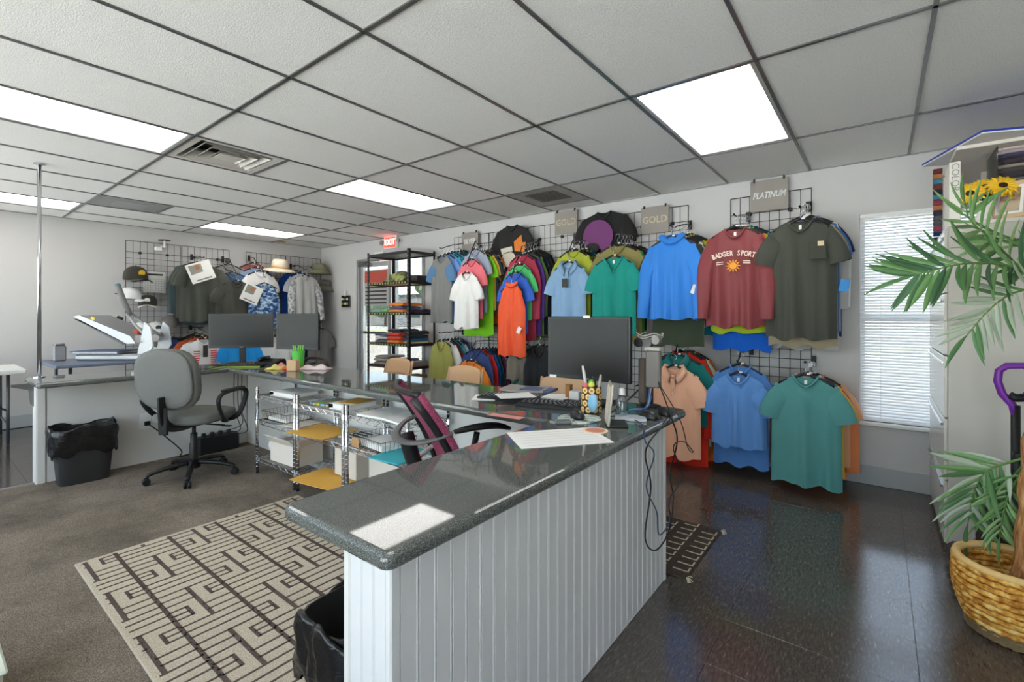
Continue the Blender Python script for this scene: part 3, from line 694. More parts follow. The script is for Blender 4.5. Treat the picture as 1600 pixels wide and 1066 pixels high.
gprint = ramp_mat('green_print', [(.4, (44, 120, 104)), (.5, (120, 180, 160)), (.6, (220, 230, 220))], scale=26, detail=3, rough=.85)
Z = 'beside the black shelf rack'
stack('S1', 690, .40, [('heather grey', (124, 124, 122), 'raglan', 4.02, 401, 503, .34, {'sm': cloth((84, 120, 158))}), ('periwinkle blue', (112, 150, 216), 'tee', 4.09, 399, 500), ('sky blue', (92, 180, 230), 'tee', 4.155, 398, 497), ('turquoise', (38, 150, 168), 'tee', 4.21, 397, 504), ('lavender', (156, 170, 224), 'tee', 4.265, 397, 497), ('emerald green', (30, 124, 92), 'tee', 4.32, 397, 495), ('navy', (34, 60, 112), 'tee', 4.37, 396, 506)], Z)
stack('S2', 729, .46, [('white', (226, 224, 222), 'tee', 3.95, 427, 513, .36), ('salmon pink', (222, 112, 122), 'tee', 4.03, 407, 500, .37), ('blue-grey heather', (150, 160, 178), 'tee', 4.10, 392, 490, .38), ('lime green', (128, 206, 40), 'tee', 4.15, 397, 524), ('golden yellow', (224, 186, 70), 'tee', 4.19, 396, 485), ('slate', (88, 92, 98), 'tee', 4.23, 396, 480), ('navy camouflage', (60, 70, 90), 'tee', 4.27, 396, 490, None, {'mat': camo2}), ('bright orange', (232, 112, 30), 'tee', 4.31, 396, 505), ('olive', (112, 116, 66), 'tee', 4.35, 396, 490), ('deep teal', (24, 104, 128), 'tee', 4.39, 395, 500)], 'under the SILVER sign')
stack('S3', 799, .40, [('orange-red', (238, 86, 38), 'high', 3.93, 446, 556, .36), ('royal blue', (38, 92, 196), 'tee', 4.00, 427, 522, .33), ('mint green', (84, 190, 116), 'tee', 4.06, 415, 500, .35), ('crimson', (172, 58, 78), 'long', 4.12, 400, 531, .37), ('purple', (84, 52, 130), 'long', 4.17, 400, 522, .42), ('moss green', (104, 132, 72), 'long', 4.225, 398, 530, .44), ('dark navy', (36, 44, 62), 'long', 4.28, 397, 520, .46), ('charcoal', (56, 57, 60), 'long', 4.335, 396, 524, .48), ('faded black', (44, 44, 46), 'long', 4.39, 396, 520, .48)], 'under the pinned black shirt', shiny=(0, 1))
stack('S4', 888, .41, [('light blue', (138, 172, 206), 'polo', 3.97, 411, 522, .38), ('yellow-green', (172, 180, 62), 'tee', 4.06, 392, 505, .40), ('dark olive', (96, 92, 50), 'tee', 4.14, 393, 500), ('floral print', (200, 150, 90), 'tee', 4.22, 394, 505, None, {'mat': floral}), ('ocean blue', (30, 120, 160), 'tee', 4.30, 394, 512)], 'under the smaller GOLD sign')
stack('S5', 958, .47, [('teal', (34, 146, 134), 'v', 3.95, 402, 522, .42), ('khaki olive', (140, 130, 80), 'tee', 4.05, 384, 532), ('kelly green', (64, 160, 70), 'tee', 4.13, 386, 520), ('dark blue', (34, 50, 96), 'tee', 4.20, 386, 516), ('hot pink', (226, 104, 118), 'tee', 4.27, 387, 510), ('pale pink', (230, 196, 196), 'long', 4.33, 387, 530), ('sea green', (40, 140, 110), 'tee', 4.39, 388, 522)], 'under the pinned purple shirt')
stack('S6', 1049, .44, [('bright blue', (44, 128, 218), 'hood', 3.95, 372, 499, .42), ('dark green', (62, 70, 56), 'tee', 4.03, 374, 541, .47), ('cream', (222, 214, 196), 'long', 4.11, 372, 513), ('taupe', (120, 114, 104), 'tee', 4.18, 371, 500), ('chartreuse', (190, 204, 60), 'tee', 4.25, 370, 500), ('tangerine', (236, 120, 40), 'tee', 4.32, 370, 500), ('aqua blue', (40, 160, 180), 'tee', 4.39, 370, 524)], 'under the larger GOLD sign', shiny=(0,))
stack('S7', 1148, .42, [('maroon', (132, 58, 62), 'long', 3.95, 357, 511), ('red-orange', (226, 66, 36), 'long', 4.03, 358, 505), ('lime', (176, 200, 50), 'tee', 4.10, 358, 520), ('royal blue', (30, 100, 206), 'tee', 4.17, 358, 547, .44), ('aqua', (110, 190, 176), 'tee', 4.25, 358, 500, .46), ('black', (40, 42, 46), 'tee', 4.32, 358, 505, .46), ('deep blue', (30, 84, 150), 'tee', 4.39, 358, 512)], 'left of the PLATINUM sign', shiny=(0, 1))
stack('S8', 1250, .43, [('dark olive grey pocket', (72, 74, 66), 'tee', 3.95, 346, 530), ('charcoal grey', (70, 71, 72), 'tee', 4.03, 344, 526), ('tan', (170, 156, 128), 'tee', 4.09, 343, 541), ('steel blue', (70, 120, 180), 'tee', 4.16, 342, 520), ('light grey', (186, 186, 186), 'long', 4.23, 341, 545), ('white', (226, 226, 226), 'long', 4.30, 341, 515), ('navy blue', (36, 56, 110), 'tee', 4.38, 342, 522)], 'right of the PLATINUM sign')
stack('L1', 689, .40, [('olive yellow', (160, 158, 86), 'tank', 4.05, 533, 625), ('plain white', (226, 222, 218), 'tee', 4.13, 531, 620), ('dark maroon', (112, 44, 50), 'tee', 4.19, 531, 615), ('teal blue', (60, 150, 176), 'tee', 4.25, 530, 615), ('pale grey', (200, 204, 206), 'tee', 4.31, 529, 612), ('cobalt', (62, 96, 168), 'tee', 4.37, 529, 615)], 'in the lower row by the shelf rack')
stack('L2', 735, .42, [('orange', (232, 132, 50), 'tee', 3.93, 564, 650), ('navy', (54, 72, 124), 'long', 4.02, 546, 640), ('scarlet', (218, 46, 40), 'long', 4.10, 545, 640), ('royal blue', (36, 92, 170), 'long', 4.165, 544, 636), ('dark teal', (24, 84, 104), 'long', 4.225, 544, 640), ('wine red', (110, 38, 54), 'long', 4.28, 543, 638), ('slate blue', (112, 130, 182), 'long', 4.335, 543, 632), ('indigo', (44, 54, 106), 'long', 4.39, 543, 634)], 'in the lower row under SILVER')
stack('L3', 812, .34, [('grey-brown', (132, 124, 110), 'tank', 4.14, 545, 595), ('green print', (90, 160, 140), 'tank', 4.22, 538, 620, None, {'mat': gprint})], 'below the orange-red top')
stack('L3b', 842, .38, [('black', (46, 47, 50), 'tank', 4.08, 541, 650), ('grey', (140, 142, 150), 'tee', 4.2, 541, 620), ('red', (196, 44, 48), 'tee', 4.28, 541, 640)], 'between chair back and big monitor')
stack('L4', 1053, .42, [('peach', (240, 184, 152), 'polo', 3.92, 574, 713), ('deep teal', (26, 112, 108), 'polo', 4.02, 556, 660, .46), ('bright red', (224, 52, 34), 'long', 4.10, 549, 722), ('forest green', (42, 124, 70), 'long', 4.18, 549, 706), ('cream', (222, 214, 190), 'tee', 4.25, 549, 690), ('orange', (238, 110, 44), 'long', 4.33, 549, 714)], 'in the lower row behind the counter end')
stack('L5', 1153, .38, [('cornflower blue', (96, 144, 206), 'tee', 3.95, 585, 698), ('denim blue', (84, 132, 198), 'tee', 4.03, 571, 727, .41)], 'in the lower row under maroon')
stack('L6', 1258, .42, [('teal green', (84, 144, 142), 'tee', 3.90, 588, 757), ('mustard yellow', (226, 176, 50), 'tee', 3.98, 588, 735, .45), ('bright white', (226, 226, 228), 'tee', 4.05, 586, 720), ('raspberry', (188, 66, 84), 'tee', 4.12, 586, 720), ('dusty green', (84, 120, 104), 'tee', 4.19, 586, 715), ('light peach', (240, 180, 140), 'tee', 4.26, 586, 722, .48), ('coral', (236, 142, 92), 'long', 4.34, 585, 735)], 'in the lower row beside the window')
# left wall
stack('W1', 317, .54, [('charcoal green', (76, 78, 70), 'polo', -7.26, 414, 503), ('striped charcoal', (88, 90, 82), 'tee', -7.36, 413, 498, .58), ('greyish teal', (78, 92, 96), 'long', -7.46, 412, 508, .58)], 'by the wall calendar', 'left')
stack('W2', 370, .54, [('charcoal', (70, 70, 64), 'tee', -7.18, 440, 520), ('dusky blue', (78, 104, 132), 'tee', -7.32, 427, 515), ('mid grey', (140, 138, 136), 'tee', -7.46, 415, 515, .60)], 'above the wide monitor', 'left')
stack('W3', 413, .42, [('blue water pattern', (70, 110, 170), 'tank', -7.16, 444, 512, .44, {'mat': camo}), ('white', (232, 230, 228), 'tee', -7.30, 425, 515, .46), ('faded denim', (140, 160, 190), 'tee', -7.42, 420, 510, .46), ('brick red', (158, 92, 84), 'tee', -7.52, 414, 505, .46)], 'below the straw hat', 'left')
stack('W4', 477, .45, [('light grey camo-sleeve', (184, 184, 182), 'long', -7.20, 431, 512, None, {'sm': greycamo}), ('white', (226, 228, 232), 'tee', -7.32, 428, 505), ('royal blue', (40, 90, 180), 'tee', -7.44, 425, 500, .52)], 'left of the bucket hats', 'left')
stack('W5', 318, .52, [('white red-print', (224, 224, 222), 'tee', -7.20, 530, 585), ('orange and black', (196, 92, 50), 'tee', -7.32, 526, 580, .56), ('dark brown', (70, 56, 50), 'tee', -7.44, 522, 578)], 'below the charcoal green polo', 'left')
stack('W6', 375, .50, [('cyan blue', (30, 140, 210), 'tee', -7.16, 530, 585), ('pale grey', (206, 206, 204), 'tee', -7.3, 528, 582, .58)], 'below the wide monitor', 'left')
stack('W7', 432, .44, [('white logo', (214, 212, 208), 'tee', -7.2, 526, 585), ('deep red', (150, 40, 52), 'tee', -7.34, 524, 580, .5)], 'between the two small monitors', 'left')
stack('W8', 500, .42, [('heather charcoal', (116, 115, 112), 'tee', -7.22, 514, 598), ('dark navy', (52, 62, 80), 'tee', -7.36, 510, 590)], 'in the corner by the glass door', 'left')
# pinned shirts, flat against the grid
def pinned(cx, yt, yh, W, label, rgb, rz=0):
    p = onY(cx, yt, YG-.085); h = onY(cx, yh, YG-.085)
    return shirt('tee_shirt', label, 'shirt', p, rz, W, p.z-h.z, cloth(rgb), 'tee', 'crew', None, 5, 'shirts pinned flat on the wire grids', 20, 12, 'short', .018, fold=.003), p
def flat_print(parent, polys, mt, name='print', loc=None, y=-.026):
    m = MB()
    for poly in polys: m.prism(poly, 0, .0015, Matrix.Translation((0, y, 0)) @ FACE_NY)
    m.build(name, mt, parent, False, False)
def disc(cx, cy, rx, ry, n=18, a0=0): return [(cx+rx*math.cos(2*PI*k/n+a0), cy+ry*math.sin(2*PI*k/n+a0)) for k in range(n)]
t, p = pinned(800, 352, 428, .50, 'black T-shirt with cream and orange print pinned flat high on the grid', (46, 45, 45))
flat_print(t, [disc(-.03, -.40, .105, .09), [(-.15, -.27), (.02, -.25), (.03, -.31), (-.13, -.34)]], mat('print_cream', (206, 198, 182), .8))
flat_print(t, [[(.05, -.20), (.16, -.13), (.17, -.22), (.22, -.22), (.20, -.33), (.06, -.31)]], mat('print_orange', (226, 128, 48), .8), y=-.0275)
flat_print(t, [[(-.16, -.42), (-.10, -.36), (-.09, -.52), (-.15, -.54)]], mat('print_orange', (226, 128, 48), .8), y=-.0275)
t, p = pinned(944, 331, 420, .56, 'black and purple T-shirt pinned flat above the teal V-neck', (42, 41, 41))
flat_print(t, [disc(-.06, -.25, .17, .17, 22), [(-.2, -.33), (-.02, -.38), (-.04, -.55), (-.19, -.55)]], mat('print_purple', (122, 66, 118), .8))
flat_print(t, [disc(-.12, -.36, .08, .05)], mat('print_black', (48, 47, 47), .8), y=-.0275)
# prints, pockets and tags on front garments
def on_front(key, mb_local, name, mt): mb_local.build(name, mt, FRONT[key][0], False, False)
def arch_text(txt, size, r, cz, y, bold=.001, sx=.8, step=None):
    out = MB(); n = len(txt); st = step or size*.62/r
    for i, ch in enumerate(txt):
        if ch == ' ': continue
        a = (i-(n-1)/2)*st; tm = text_mb(ch, size, .0008, bold, 0, sx)
        xform(tm, Matrix.Translation((r*math.sin(a), y, cz-r+r*math.cos(a))) @ Matrix.Rotation(a, 4, 'Y') @ FACE_NY); out.add(tm.v, tm.f)
    return out
yb = -.066
on_front('S7', arch_text('BADGER SPORT', .055, .45, -.20, yb, .0015, .72, .058), 'lettering', mat('print_bone', (228, 214, 196), .7))
m = MB(); m.prism(disc(0, -.295, .026, .026, 16), 0, .0015, Matrix.Translation((0, yb, 0)) @ FACE_NY)
for k in range(12):
    a = 2*PI*k/12; c_, s_ = math.cos(a), math.sin(a); m.prism([(c_*.03-s_*.007, -.295+s_*.03+c_*.007), (c_*.03+s_*.007, -.295+s_*.03-c_*.007), (c_*.056, -.295+s_*.056)], 0, .0015, Matrix.Translation((0, yb, 0)) @ FACE_NY)
on_front('S7', m, 'sun_print', mat('print_sun', (238, 158, 52), .7))
for x in (-1, 1):
    for z in (-.265, -.28):
        m = MB(); m.prism([(x*.07, z), (x*.12, z-.004), (x*.12, z+.002), (x*.07, z+.006)][::x], 0, .0015, Matrix.Translation((0, yb, 0)) @ FACE_NY)
        on_front('S7', m, 'stripe_print', mat('print_bone', (228, 214, 196), .7))
m = MB(); m.box((.105, -.058, -.22), (.105, .003, .125), .001); on_front('S8', m, 'pocket', cloth((68, 70, 62)))
m = MB(); m.box((.125, -.062, -.175), (.036, .003, .034), .001); on_front('S8', m, 'patch', mat('patch_tan', (216, 196, 160), .7))
def swing_tag(key, x, y, z, rgb, w=.05, h=.075, rot=.2, name='swing_tag'):
    m = MB(); m.box((x, y, z), (w, .002, h), .0005, Matrix.Rotation(rot, 4, 'Y')); on_front(key, m, name, mat('tag_%d_%d_%d' % rgb, rgb, .5))
swing_tag('S6', .20, -.05, -.44, (232, 226, 220), rot=.35); swing_tag('S3', .145, -.07, -.47, (236, 230, 224), .045, .07, .5); swing_tag('S4', 0, -.075, -.20, (40, 40, 40), .06, .085, 0)
swing_tag('S8', .26, -.02, -.47, (40, 130, 200), .055, .085, .15)
for k in ('S5', 'L5', 'L6', 'S7', 'S8', 'S2', 'W4'):
    m = MB(); m.box((0, .004, -.042), (.018, .002, .03), .0005); on_front(k, m, 'neck_label', M_paper)
m = MB()
for x in (-.10, .10):
    for k in range(9):
        m = MB(); m.box((x, -.062, -.16-.03*k), (.075, .002, .017), 0); on_front('W5', m, 'red_print', mat('print_red', (206, 72, 66), .7))
m = MB(); m.box((0, -.066, -.16), (.06, .004, .16), .01); m.ball((0, -.068, -.22), .02, 8, 6, (1, .3, 1)); on_front('W5', m, 'belt_print', mat('print_dark', (50, 46, 40), .6))
# photo cards clipped on the shirts
def card(key, x, y, z, w, h, rot, label):
    s, loc, rz, w_ = FRONT[key]; M = Matrix.Translation(loc) @ Matrix.Rotation(rz, 4, 'Z') @ Matrix.Translation((x, y, z)) @ Matrix.Rotation(rot, 4, 'Y')
    t = thing('photo_card', label, 'card', M.translation, 0)
    m = MB(); m.box((0, 0, 0), (w, .003, h), .0005); xform(m, M); m.build('card', M_paper, t)
    m = MB(); m.prism(disc(-.02, .07, .03, .035, 12), 0, .001, Matrix.Translation((0, -.003, 0)) @ FACE_NY); xform(m, M); m.build('picture_spot', mat('card_tan', (176, 120, 80), .7), t)
    m = MB(); m.prism([(-w*.4, -h*.05), (w*.1, -h*.02), (w*.12, h*.4), (-w*.4, h*.42)], 0, .0006, Matrix.Translation((0, -.0022, 0)) @ FACE_NY); xform(m, M); m.build('picture', mat('card_grey', (150, 146, 138), .7), t)
    m = MB(); m.prism([(-w*.3, -h*.42), (w*.35, -h*.42), (w*.35, -h*.36), (-w*.3, -h*.36)], 0, .0006, Matrix.Translation((0, -.0022, 0)) @ FACE_NY); xform(m, M); m.build('caption', mat('card_ink', (120, 116, 120), .7), t)
card('W1', -.05, -.075, -.10, .30, .26, -.38, 'white photo card clipped to the charcoal green polo')
card('W2', .17, -.075, -.17, .25, .26, .4, 'white photo card clipped to the charcoal T-shirt')
# ================================================================ rug and mat
M_rug = ramp_mat('rug_beige', [(.35, (176, 164, 144)), (.65, (206, 195, 176))], scale=180, detail=2, rough=.95, bump=.7, spec=.1)
M_rugd = mat('rug_brown', (100, 88, 82), .95, bump=.6, bscale=200, var=.15, vscale=60, spec=.1)
RX0, RX1, RY0, RY1 = -3.215, -1.02, .525, 1.69
t = thing('area_rug', 'beige area rug with dark brown Greek key lines on the carpet', 'rug', ((RX0+RX1)/2, (RY0+RY1)/2, .006))
m = MB(); m.bb(RX0, RX1, RY0, RY1, .006, .018, .004); m.build('pile', M_rug, t)
m = MB()
def rl(x0, x1, y0, y1):
    x0, x1, y0, y1 = max(x0, RX0+.025), min(x1, RX1-.02), max(y0, RY0+.02), min(y1, RY1-.02)
    if x1-x0 > .004 and y1-y0 > .004: m.bb(x0, x1, y0, y1, .0175, .0195)
w, Px, th, tk = .2375, .47, .009, .017
for col in range(-1, 6):
    y0 = .4425+w*col; off = 0 if col % 2 == 0 else .232
    rl(RX0, RX1, y0+w-tk/2, y0+w+tk/2)
    for k in range(-1, 6):
        X = -3.234+off-(.47 if col % 2 else 0)+k*Px
        rl(X, X+.31, y0+w/2-tk/2, y0+w/2+tk/2)
        for q in (.31, .36, .41): rl(X+q, X+q+th, y0, y0+w)
        for q in (0, .20, .255): rl(X+q, X+q+th, y0+w/2, y0+w)
        for q in (0, .055, .11): rl(X+q, X+q+th, y0, y0+w/2)
        rl(X+.055, X+.145, y0+w*.74-.007, y0+w*.74+.007)
        for q in (.055, .095, .135): rl(X+q, X+q+th, y0+w*.74, y0+w)
        rl(X+.165, X+.255, y0+w*.28-.007, y0+w*.28+.007)
        for q in (.165, .205, .245): rl(X+q, X+q+th, y0, y0+w*.28)
o = m.build('pattern_lines', M_rugd, t); o['kind'] = 'stuff'
t = thing('door_mat', 'small dark brown mat with cream zigzag lines beside the counter end', 'mat', (-1.2, 2.63, 0))
m = MB(); m.bb(-1.65, -.735, 2.31, 2.955, 0, .008, .002); m.build('pile', ramp_mat('mat_brown', [(.4, (58, 50, 45)), (.6, (84, 74, 66))], scale=200, rough=.95, bump=.5, spec=.1), t)
m = MB()
for i in range(8):
    for j in range(9):
        x = -1.62+i*.115; y = 2.335+j*.07+(.02 if i % 2 else 0)
        if y+.05 > 2.95: continue
        m.box((x+.03, y+.02, .0085), (.075, .008, .0016)); m.box((x+.066, y+.04, .0085), (.008, .048, .0016))
o = m.build('zigzag_lines', mat('mat_cream', (190, 178, 156), .95), t); o['kind'] = 'stuff'
for x, y in ((-.738, 2.318), (-.738, 2.948)):
    m = MB(); RR = random.Random(4)
    for k in range(7): a = RR.uniform(-1.2, 1.2); m.tube([(x, y, .006), (x+.02*math.cos(a), y+.02*math.sin(a), .012), (x+.035*math.cos(a), y+.035*math.sin(a), .003)], .0025, 4)
    o = m.build('tassel', mat('mat_cream', (190, 178, 156), .95), t); o['kind'] = 'stuff'
# ================================================================ waste bins with bags
M_bag = mat('bin_bag', (20, 20, 21), .22, bump=.6, bscale=22, spec=.6)
def bin_(loc, rz, label, w, d, h):
    t = thing('waste_bin', label, 'bin', loc, rz)
    m = MB(); K = 28
    def sq(k, n, a, b, p=5):
        an = 2*PI*k/n; c_, s_ = math.cos(an), math.sin(an)
        r = (abs(c_)**p+abs(s_)**p)**(-1/p); return (a*c_*r, b*s_*r)
    prof = [(.80, 0), (.82, .01), (.97, h*.78), (1, h), (.96, h), (.93, h*.78), (.79, .015)]
    vs = [(*sq(k, K, w/2*q, d/2*q), z) for q, z in prof for k in range(K)]
    fs = [(i*K+k, i*K+(k+1) % K, (i+1)*K+(k+1) % K, (i+1)*K+k) for i in range(len(prof)-1) for k in range(K)]+[tuple(range(K))[::-1], tuple((len(prof)-1)*K+k for k in range(K))]
    m.add(vs, fs); m.build('bin', mat('bin_plastic', (48, 48, 47), .5, var=.2, vscale=7), t, False, False, auto=40)
    R = random.Random(int(loc[1]*100)); m = MB(); K = 56
    ph = [R.uniform(0, 6) for _ in range(5)]; rows = []
    pr = [(.90, h*.55), (.96, h*.86), (1.0, h*1.01), (1.04, h*1.03), (1.08, h*1.0), (1.10, h*.92), (1.07, h*.80), (1.10, h*.68), (1.06, h*.58), (1.01, h*.55)]
    vs = []
    for i, (q, z) in enumerate(pr):
        for k in range(K):
            a = 2*PI*k/K; wob = 1+(.02*math.sin(9*a+ph[0]+i*.8)+.018*math.sin(17*a+ph[1]-i*1.1))*(1 if i > 2 else .5)
            x, y = sq(k, K, w/2*q*wob, d/2*q*wob); vs.append((x, y, z+(.02*math.sin(3*a+ph[2])+.010*math.sin(7*a+ph[3]))*(1 if i > 1 else 0)-(0.012*math.sin(11*a+ph[4]) if i > 7 else 0)))
    fs = [(i*K+k, i*K+(k+1) % K, (i+1)*K+(k+1) % K, (i+1)*K+k) for i in range(len(pr)-1) for k in range(K)]
    m.add(vs, fs); m.build('bag', M_bag, t, True, False)
    return t
bin_((-4.845, .845, 0), PI/2, 'black rectangular waste bin with black liner bag against the white panel', .36, .24, .42)
bin_((-1.22, .86, .02), PI/2, 'black lined waste bin tucked inside the near counter end', .34, .25, .40)
# ================================================================ wire shelving under the counter
def wire_shelf(x0, x1, y0, y1, label):
    t = thing('wire_shelf', label, 'shelf', ((x0+x1)/2, (y0+y1)/2, .006), 0, 'chrome wire shelf units under the worktop')
    for x in (x0, x1):
        for y in (y0, y1):
            p = MB(); p.tube([(x, y, .03), (x, y, .70)], .0125, 10)
            for k in range(22): p.lathe([(.0128, 0), (.0136, .002), (.0128, .004)], (x, y, .06+k*.029), 10)
            po = p.build('post', M_chrome, t, True)
            p = MB(); p.lathe([(0, 0), (.012, 0), (.012, .02), (.006, .026), (0, .026)], (x, y, .006), 8); p.build('foot', M_black, po)
    for z in (.135, .435, .635):
        p = MB()
        for zz in (z, z-.028):
            p.tube([(x0, y0, zz), (x1, y0, zz), (x1, y1, zz), (x0, y1, zz)], .003, 5, True)
        n = 12
        for (a, b) in (((x0, y0), (x1, y0)), ((x1, y0), (x1, y1)), ((x1, y1), (x0, y1)), ((x0, y1), (x0, y0))):
            zig = [(a[0]+(b[0]-a[0])*k/n, a[1]+(b[1]-a[1])*k/n, z if k % 2 else z-.028) for k in range(n+1)]; p.tube(zig, .0022, 4)
        k = int((x1-x0)/.028)
        for i in range(1, k): x = x0+(x1-x0)*i/k; p.tube([(x, y0, z+.003), (x, y1, z+.003)], .002, 4)
        for f in (.33, .66): p.tube([(x0, y0+(y1-y0)*f, z-.002), (x1, y0+(y1-y0)*f, z-.002)], .0028, 4)
        p.build('wire_tray', M_chrome, t)
        for x in (x0, x1):
            for y in (y0, y1): p = MB(); p.lathe([(.013, 0), (.018, .002), (.015, .03), (.013, .03)], (x, y, z-.03), 10); p.build('collar', M_chrome, t)
wire_shelf(-3.95, -3.355, 1.74, 2.06, 'chrome wire shelf unit holding the open cardboard box')
wire_shelf(-3.315, -2.735, 1.74, 2.06, 'chrome wire shelf unit holding the yellow envelopes')
wire_shelf(-2.695, -2.10, 1.74, 2.06, 'chrome wire shelf unit holding the teal folder')
def sheet(name, label, cat, c, w, d, z, rz=0, h=.004, mt=None, curl=0, group=None):
    m = MB(); m.grid(lambda a, b: ((a-.5)*w, (b-.5)*d, z+h+curl*(2*a-1)**2), 6, 4); m.grid(lambda a, b: ((a-.5)*w, (b-.5)*d, z+curl*(2*a-1)**2), 6, 4, True)
    M = Matrix.Translation((c[0], c[1], 0)) @ Matrix.Rotation(rz, 4, 'Z'); 
    n = 35
    ed = []
    g = 7
    top = [j*g+i for j, i in [(0, k) for k in range(7)]+[(k, 6) for k in range(1, 5)]+[(4, 5-k) for k in range(6)]+[(3-k, 0) for k in range(3)]]
    for i in range(len(top)): a_, b_ = top[i], top[(i+1) % len(top)]; m.f.append((a_+n, b_+n, b_, a_)); m.m.append(0)
    xform(m, M); o = m.build(name, mt or M_paper); tag(o, label, cat, group); return o
M_env = mat('manila_envelope', (222, 170, 74), .7, var=.06)
M_card = mat('cardboard', (176, 138, 98), .8, var=.06)
M_cardw = mat('white_carton', (226, 214, 200), .7, var=.04)
ZT, ZM, ZB = .641, .441, .141
def binder(c, w, d, z, h, rz, label, colr, spine=(30, 30, 30)):
    t = thing('ring_binder', label, 'binder', (c[0], c[1], z), rz)
    m = MB(); m.box((0, 0, .003), (w, d, .004), .001); m.box((0, 0, h-.002), (w, d, .004), .001); m.build('cover', mat('binder_%d' % colr[0], colr, .5), t, False, False)
    m = MB(); m.box((-w/2-.002, 0, h/2), (.004, d, h), .001); m.build('spine', mat('spine_%d' % spine[0], spine, .5), t, False, False)
    m = MB(); m.box((.01, 0, h/2), (w-.03, d-.03, h-.014)); m.build('pages', M_paper, t, False, False)
binder((-3.66, 1.90), .30, .24, ZT, .035, .08, 'white binder with black spine on the top wire tray by the worktop', (232, 230, 228))
sheet('colour_chart', 'rainbow coloured swatch chart lying on the top wire tray', 'chart', (-3.40+.3, 1.90), .26, .22, ZT, .1, .012, ramp_mat('rainbow_chart', [(.1, (120, 170, 70)), (.3, (236, 214, 80)), (.45, (224, 90, 60)), (.6, (70, 120, 200)), (.75, (120, 70, 160)), (.9, (90, 190, 190))], tex='wave', scale=2.2, detail=1.5, rough=.5))
binder((-2.86, 1.90), .21, .25, ZT, .04, .05, 'white binder with black edge under the loose yellow sheet', (236, 236, 234))
sheet('yellow_sheet', 'yellow paper lying over the black edged binder', 'paper', (-2.85, 1.92), .16, .2, ZT+.042, .3, .002, M_env)
for k, (x, r_) in enumerate(((-2.52, .1), (-2.28, -.15))):
    sheet('paper_pile', 'loose white paper pile on the top tray, %s' % ('by the binder' if k == 0 else 'by the maroon chair'), 'paper', (x, 1.90), .22, .27, ZT, r_, .012)
def wire_basket(c, w, d, z, h, rz, label):
    t = thing('wire_basket', label, 'basket', (c[0], c[1], z), rz)
    m = MB(); q = 1.12
    for zz, s_ in ((.004, 1), (h, q)): m.tube([(-w/2*s_, -d/2*s_, zz), (w/2*s_, -d/2*s_, zz), (w/2*s_, d/2*s_, zz), (-w/2*s_, d/2*s_, zz)], .0022, 5, True)
    n = 12
    for i in range(n+1):
        x = -w/2+w*i/n; m.tube([(x*q, -d/2*q, h), (x, -d/2, .004), (x, d/2, .004), (x*q, d/2*q, h)], .0014, 4)
    for i in range(1, 8):
        y = -d/2+d*i/8; m.tube([(-w/2*q, y*q, h), (-w/2, y, .004), (w/2, y, .004), (w/2*q, y*q, h)], .0014, 4)
    m.build('wires', M_wire, t, False, False)
    return t
wire_basket((-3.72, 1.88), .32, .22, ZM, .075, .05, 'black wire letter basket below the white binder'); sheet('paper_pile', 'white papers inside the wire basket below the white binder', 'paper', (-3.72, 1.88), .26, .19, ZM+.008, .05, .02)
sheet('kraft_pad', 'flat cream cardboard sheet beside the wire letter basket', 'cardboard', (-3.50, 1.86), .2, .22, ZM, .2, .004, M_cardw)
sheet('envelope', 'large yellow envelope spanning the middle wire trays', 'envelope', (-3.14, 1.83), .40, .30, ZM+.002, .12, .004, M_env, .004)
sheet('envelope', 'large yellow envelope on the lowest wire tray', 'envelope', (-3.02, 1.80), .42, .30, ZB, .15, .004, M_env, .002)
t = thing('print_sheet', 'patterned letter sheet behind the yellow envelope', 'paper', (-2.84, 1.9, ZM))
m = MB(); m.box((-2.84, 1.92, ZM+.004), (.18, .2, .004)); m.build('sheet', M_paper, t)
m = MB()
for k in range(4): m.box((-2.84, 1.85+k*.045, ZM+.007), (.15, .022, .002))
m.build('lettering_rows', mat('ink_black', (40, 40, 42), .6), t)
wire_basket((-2.48, 1.87), .30, .23, ZM, .075, -.1, 'black wire letter basket with a kraft label beside the teal folder'); sheet('paper_pile', 'white papers inside the kraft labelled wire basket', 'paper', (-2.48, 1.87), .25, .19, ZM+.008, -.1, .035)
m = MB(); m.box((-2.60, 1.738, ZM+.035), (.075, .004, .06), .001); tag(m.build('basket_label', M_card), 'small kraft label card hung on the wire basket', 'label')
sheet('folder', 'teal folder jutting from the middle wire tray', 'folder', (-2.25, 1.82), .24, .30, ZM, .1, .006, mat('teal_folder', (60, 176, 188), .6))
def open_box(c, w, d, z, h, rz, label, mt):
    t = thing('carton', label, 'box', (c[0], c[1], z), rz); m = MB(); e = .005
    m.bb(-w/2, w/2, -d/2, d/2, 0, e); m.bb(-w/2, -w/2+e, -d/2, d/2, e, h); m.bb(w/2-e, w/2, -d/2, d/2, e, h); m.bb(-w/2+e, w/2-e, -d/2, -d/2+e, e, h); m.bb(-w/2+e, w/2-e, d/2-e, d/2, e, h)
    m.build('walls', mt, t, False, False)
    for sgn, ax in ((-1, 'y'), (1, 'y'), (1, 'x')):
        m = MB()
        if ax == 'y': m.box((0, sgn*(d/2+.028), h+.03), (w-.01, .004, .085), .001, rotm(-sgn*.75))
        else: m.box((sgn*(w/2+.03), 0, h+.03), (.004, d-.01, .085), .001, rotm(0, sgn*.75))
        m.build('flap', mt, t, False, False)
    return t
open_box((-3.60, 1.88), .36, .22, ZB, .15, .05, 'open white carton of papers on the lowest wire tray', M_cardw); sheet('paper_pile', 'white papers inside the open carton', 'paper', (-3.60, 1.88), .3, .17, ZB+.006, .05, .12)
